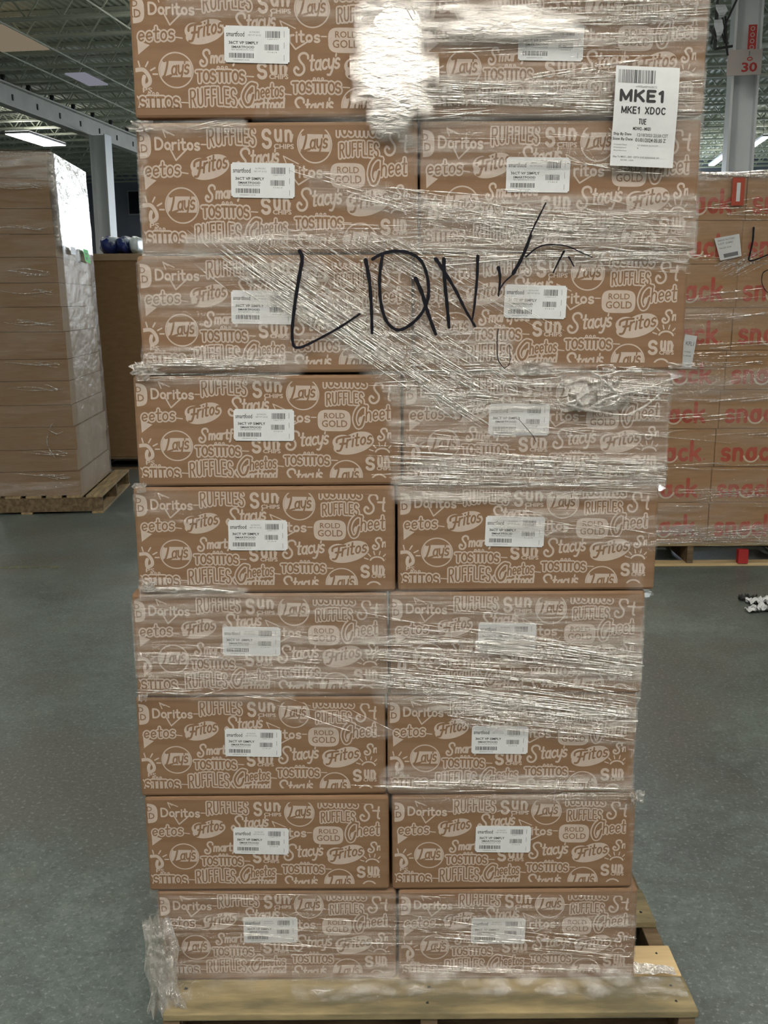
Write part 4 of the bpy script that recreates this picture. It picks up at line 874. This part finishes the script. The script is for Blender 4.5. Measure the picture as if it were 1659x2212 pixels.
protoR = finish('snack_carton', tuple(out), [M['cardwarm'], M['red'], M['smile']]); used = False
for r in range(9):
    for j in (0, 1):
        if used: c = protoR.copy(); C.objects.link(c)
        else: c = protoR; used = True
        rr = random.Random(r * 3 + j); c.location = (SXR[r] + (-SW / 2 - .001 if j == 0 else SW / 2 + .001), YR + rr.uniform(0, .006), RZ[r]); c.scale.z = (RZ[r + 1] - RZ[r] - .002) / .247
        nm = ['top', 'second', 'third', 'fourth', 'fifth', 'sixth', 'seventh', 'eighth', 'bottom'][8 - r]
        tag(c, 'red-lettered carton, right load, %s, %s layer' % ('column nearer main stack' if j == 0 else 'column at photo edge', nm), 'carton', 'red-lettered cartons of the right load')
rwrap = empty('stretch_wrap', (2.08, YR - .02, ph)); tag(rwrap, 'clear stretch film round the red-lettered cartons on the right', 'stretch wrap'); RI = rwrap.matrix_basis.inverted()
V, T, Fc = [], [], []; nz = 150; nx = 44; Hh = RZ[-1] - ph
for iz in range(nz + 1):
    f = iz / nz; z = ph - .01 + (Hh + .015) * f; cx = SXR[0] + (SXR[-1] - SXR[0]) * f
    for ix in range(nx + 1):
        x = cx - SW - .004 + (2 * SW + .008) * ix / nx; n = noise.noise(Vector((x * 2, z * 9, 2))); b = noise.noise(Vector((x * .8, z * 3.1, 12)))
        t = .16 + .75 * max(0, b) + .15 * n + (.7 if f < .06 else 0) + (.7 if f > .985 else 0) + (.5 if .40 < f < .5 else 0)
        V.append(RI @ Vector((x, YR - .012 - .006 * (n + 1) * .5, z))); T.append(max(0, t))
for iz in range(nz):
    for ix in range(nx): Fc.append((iz * (nx + 1) + ix, iz * (nx + 1) + ix + 1, (iz + 1) * (nx + 1) + ix + 1, (iz + 1) * (nx + 1) + ix))
o = finish('film_sheet', (V, Fc), M['filmback'], rwrap, True); attr(o, T)
V = [RI @ Vector((SXR[-1] - SW + 2 * SW * i / 16, YR - .015 + .44 * j / 6, RZ[-1] + .012 + .02 * abs(noise.noise(Vector((i * .5, j * .4, 4)))))) for i in range(17) for j in range(7)]
o = finish('film_top', (V, [(i * 7 + j, (i + 1) * 7 + j, (i + 1) * 7 + j + 1, i * 7 + j + 1) for i in range(16) for j in range(6)]), M['filmback'], rwrap, True); attr(o, [1.8] * len(V))
V, Fc = [], []; rr = random.Random(9)
for k in range(130):
    py = rr.choice((450, 470, 560, 640, 680, 745, 770, 790, 860, 905, 940, 1010, 1065, 1090, 1150, 1165, 1172)) + rr.uniform(-9, 9); x0 = rr.uniform(1400, 1640); l = rr.uniform(30, 170); tl = rr.gauss(-.02, .06); n = max(5, int(l / 9))
    ridge_strip(V, Fc, [RI @ atY(x0 + l * i / n, py + tl * l * i / n + rr.uniform(-.5, .5), YR - .022) for i in range(n)], .0026 * rr.uniform(.6, 1.5))
for k in range(24):
    x0, y0 = rr.uniform(1540, 1600), rr.uniform(570, 600); l = rr.uniform(30, 80); ridge_strip(V, Fc, [RI @ atY(x0 + l * i / 7, y0 - .5 * l * i / 7, YR - .022) for i in range(8)], .0022)
for q in range(3):
    ridge_strip(V, Fc, [RI @ Vector((SXR[-1] - SW + .06 * i, YR - .02, RZ[-1] + .006 * math.sin(i * .5 + q) - .008 + .008 * q)) for i in range(17)], .010)
finish('film_strands', (V, Fc), M['ridge'], rwrap, True)
note('paper_label', [(1543, 515), (1597, 505), (1602, 553), (1556, 563)], YR, 'white', 'tilted white shipping label', [(.1, .1, .8, .18, 'SNACK FACTORY'), (.1, .25, .7, .33, 'LOT 22841'), (.2, .75, .85, .92, None), (.1, .45, .6, .52, 'PALLET 0134')], rwrap, off=.028)
note('paper_label', [(1480, 722), (1506, 726), (1493, 795), (1467, 792)], YR, 'white', 'narrow tilted white label beside the main stack', [(.2, .2, .85, .32, 'KFL1'), (.2, .5, .7, .54, 'CODE'), (.2, .62, .8, .66, 'LANE')], rwrap, off=.028)
q = atY(1591, 415, YR); P = Print(); bm = bmesh.new(); box(bm, -.036, .036, -.003, 0, -.078, .078); out = bm_out(bm); P.poly([(-.010, -.05), (.012, -.05), (.012, .055), (-.010, .055)], 0, 1); place(P, lambda x, y, l: Vector((x, -.003 - l, -y)), out)
o = finish('red_sticker', tuple(out), [M['red'], M['white']], rwrap); o.location = RI @ Vector((q.x, YR - .026, q.z)); o['label'] = 'red sticker with a white bar'
V, Fc = [], []; WI_ = WI; WI = RI
ribbon(V, Fc, [(1628, 492), (1626, 520), (1620, 548), (1619, 563), (1640, 558), (1668, 546)], 4.5, 2.5, YR - .03)
ribbon(V, Fc, [(1662, 582), (1648, 590), (1646, 612), (1656, 630), (1668, 632)], 2.2, 1.6, YR - .03)
finish('marker_writing', (V, Fc), M['marker'], rwrap)['label'] = 'black marker stroke'; WI = WI_

# ================================================================== scraps on the floor, worn floor paint
def scrap(px, py, sx, sy, seed, mat, label):
    p = atZ(px, py, .004); V, Fc = [], []; n = 16
    for j in range(n + 1):
        for i in range(n + 1):
            u, v = i / n - .5, j / n - .5; k = noise.noise(Vector((u * 4 + seed, v * 4, seed))); edge = 1 + .5 * noise.noise(Vector((math.atan2(v, u) * 1.3, seed, 0)))
            V.append((u * sx * edge, v * sy * edge + .03 * k, .004 + .05 * abs(noise.noise(Vector((u * 5, v * 6, seed + 3))))))
    for j in range(n):
        for i in range(n): Fc.append((j * (n + 1) + i, j * (n + 1) + i + 1, (j + 1) * (n + 1) + i + 1, (j + 1) * (n + 1) + i))
    o = finish('plastic_scrap', (V, Fc), M[mat], None, True); o.location = (p.x, p.y, .001); tag(o, label, 'scrap'); return o
scrap(1638, 1302, .13, .11, 1.5, 'scrap', 'upper crumpled white plastic scrap on the floor at right edge')
scrap(1644, 1318, .15, .08, 4.5, 'scrap', 'lower crumpled white plastic scrap on the floor at right edge')
scrap(1614, 1294, .08, .03, 6.5, 'darksteel', 'small black scrap on the floor beside the white plastic')
p = atZ(30, 1226, 0); bm = bmesh.new(); rr = random.Random(6)
for k in range(9): 
    x = -.28 + k * .065; box(bm, x, x + .05, -.018 + rr.uniform(-.01, .01), .02 + rr.uniform(-.01, .01), 0, .0015)
o = finish('floor_line', bm, M['yellow']); o.location = (p.x, p.y, 0); o['kind'] = 'structure'
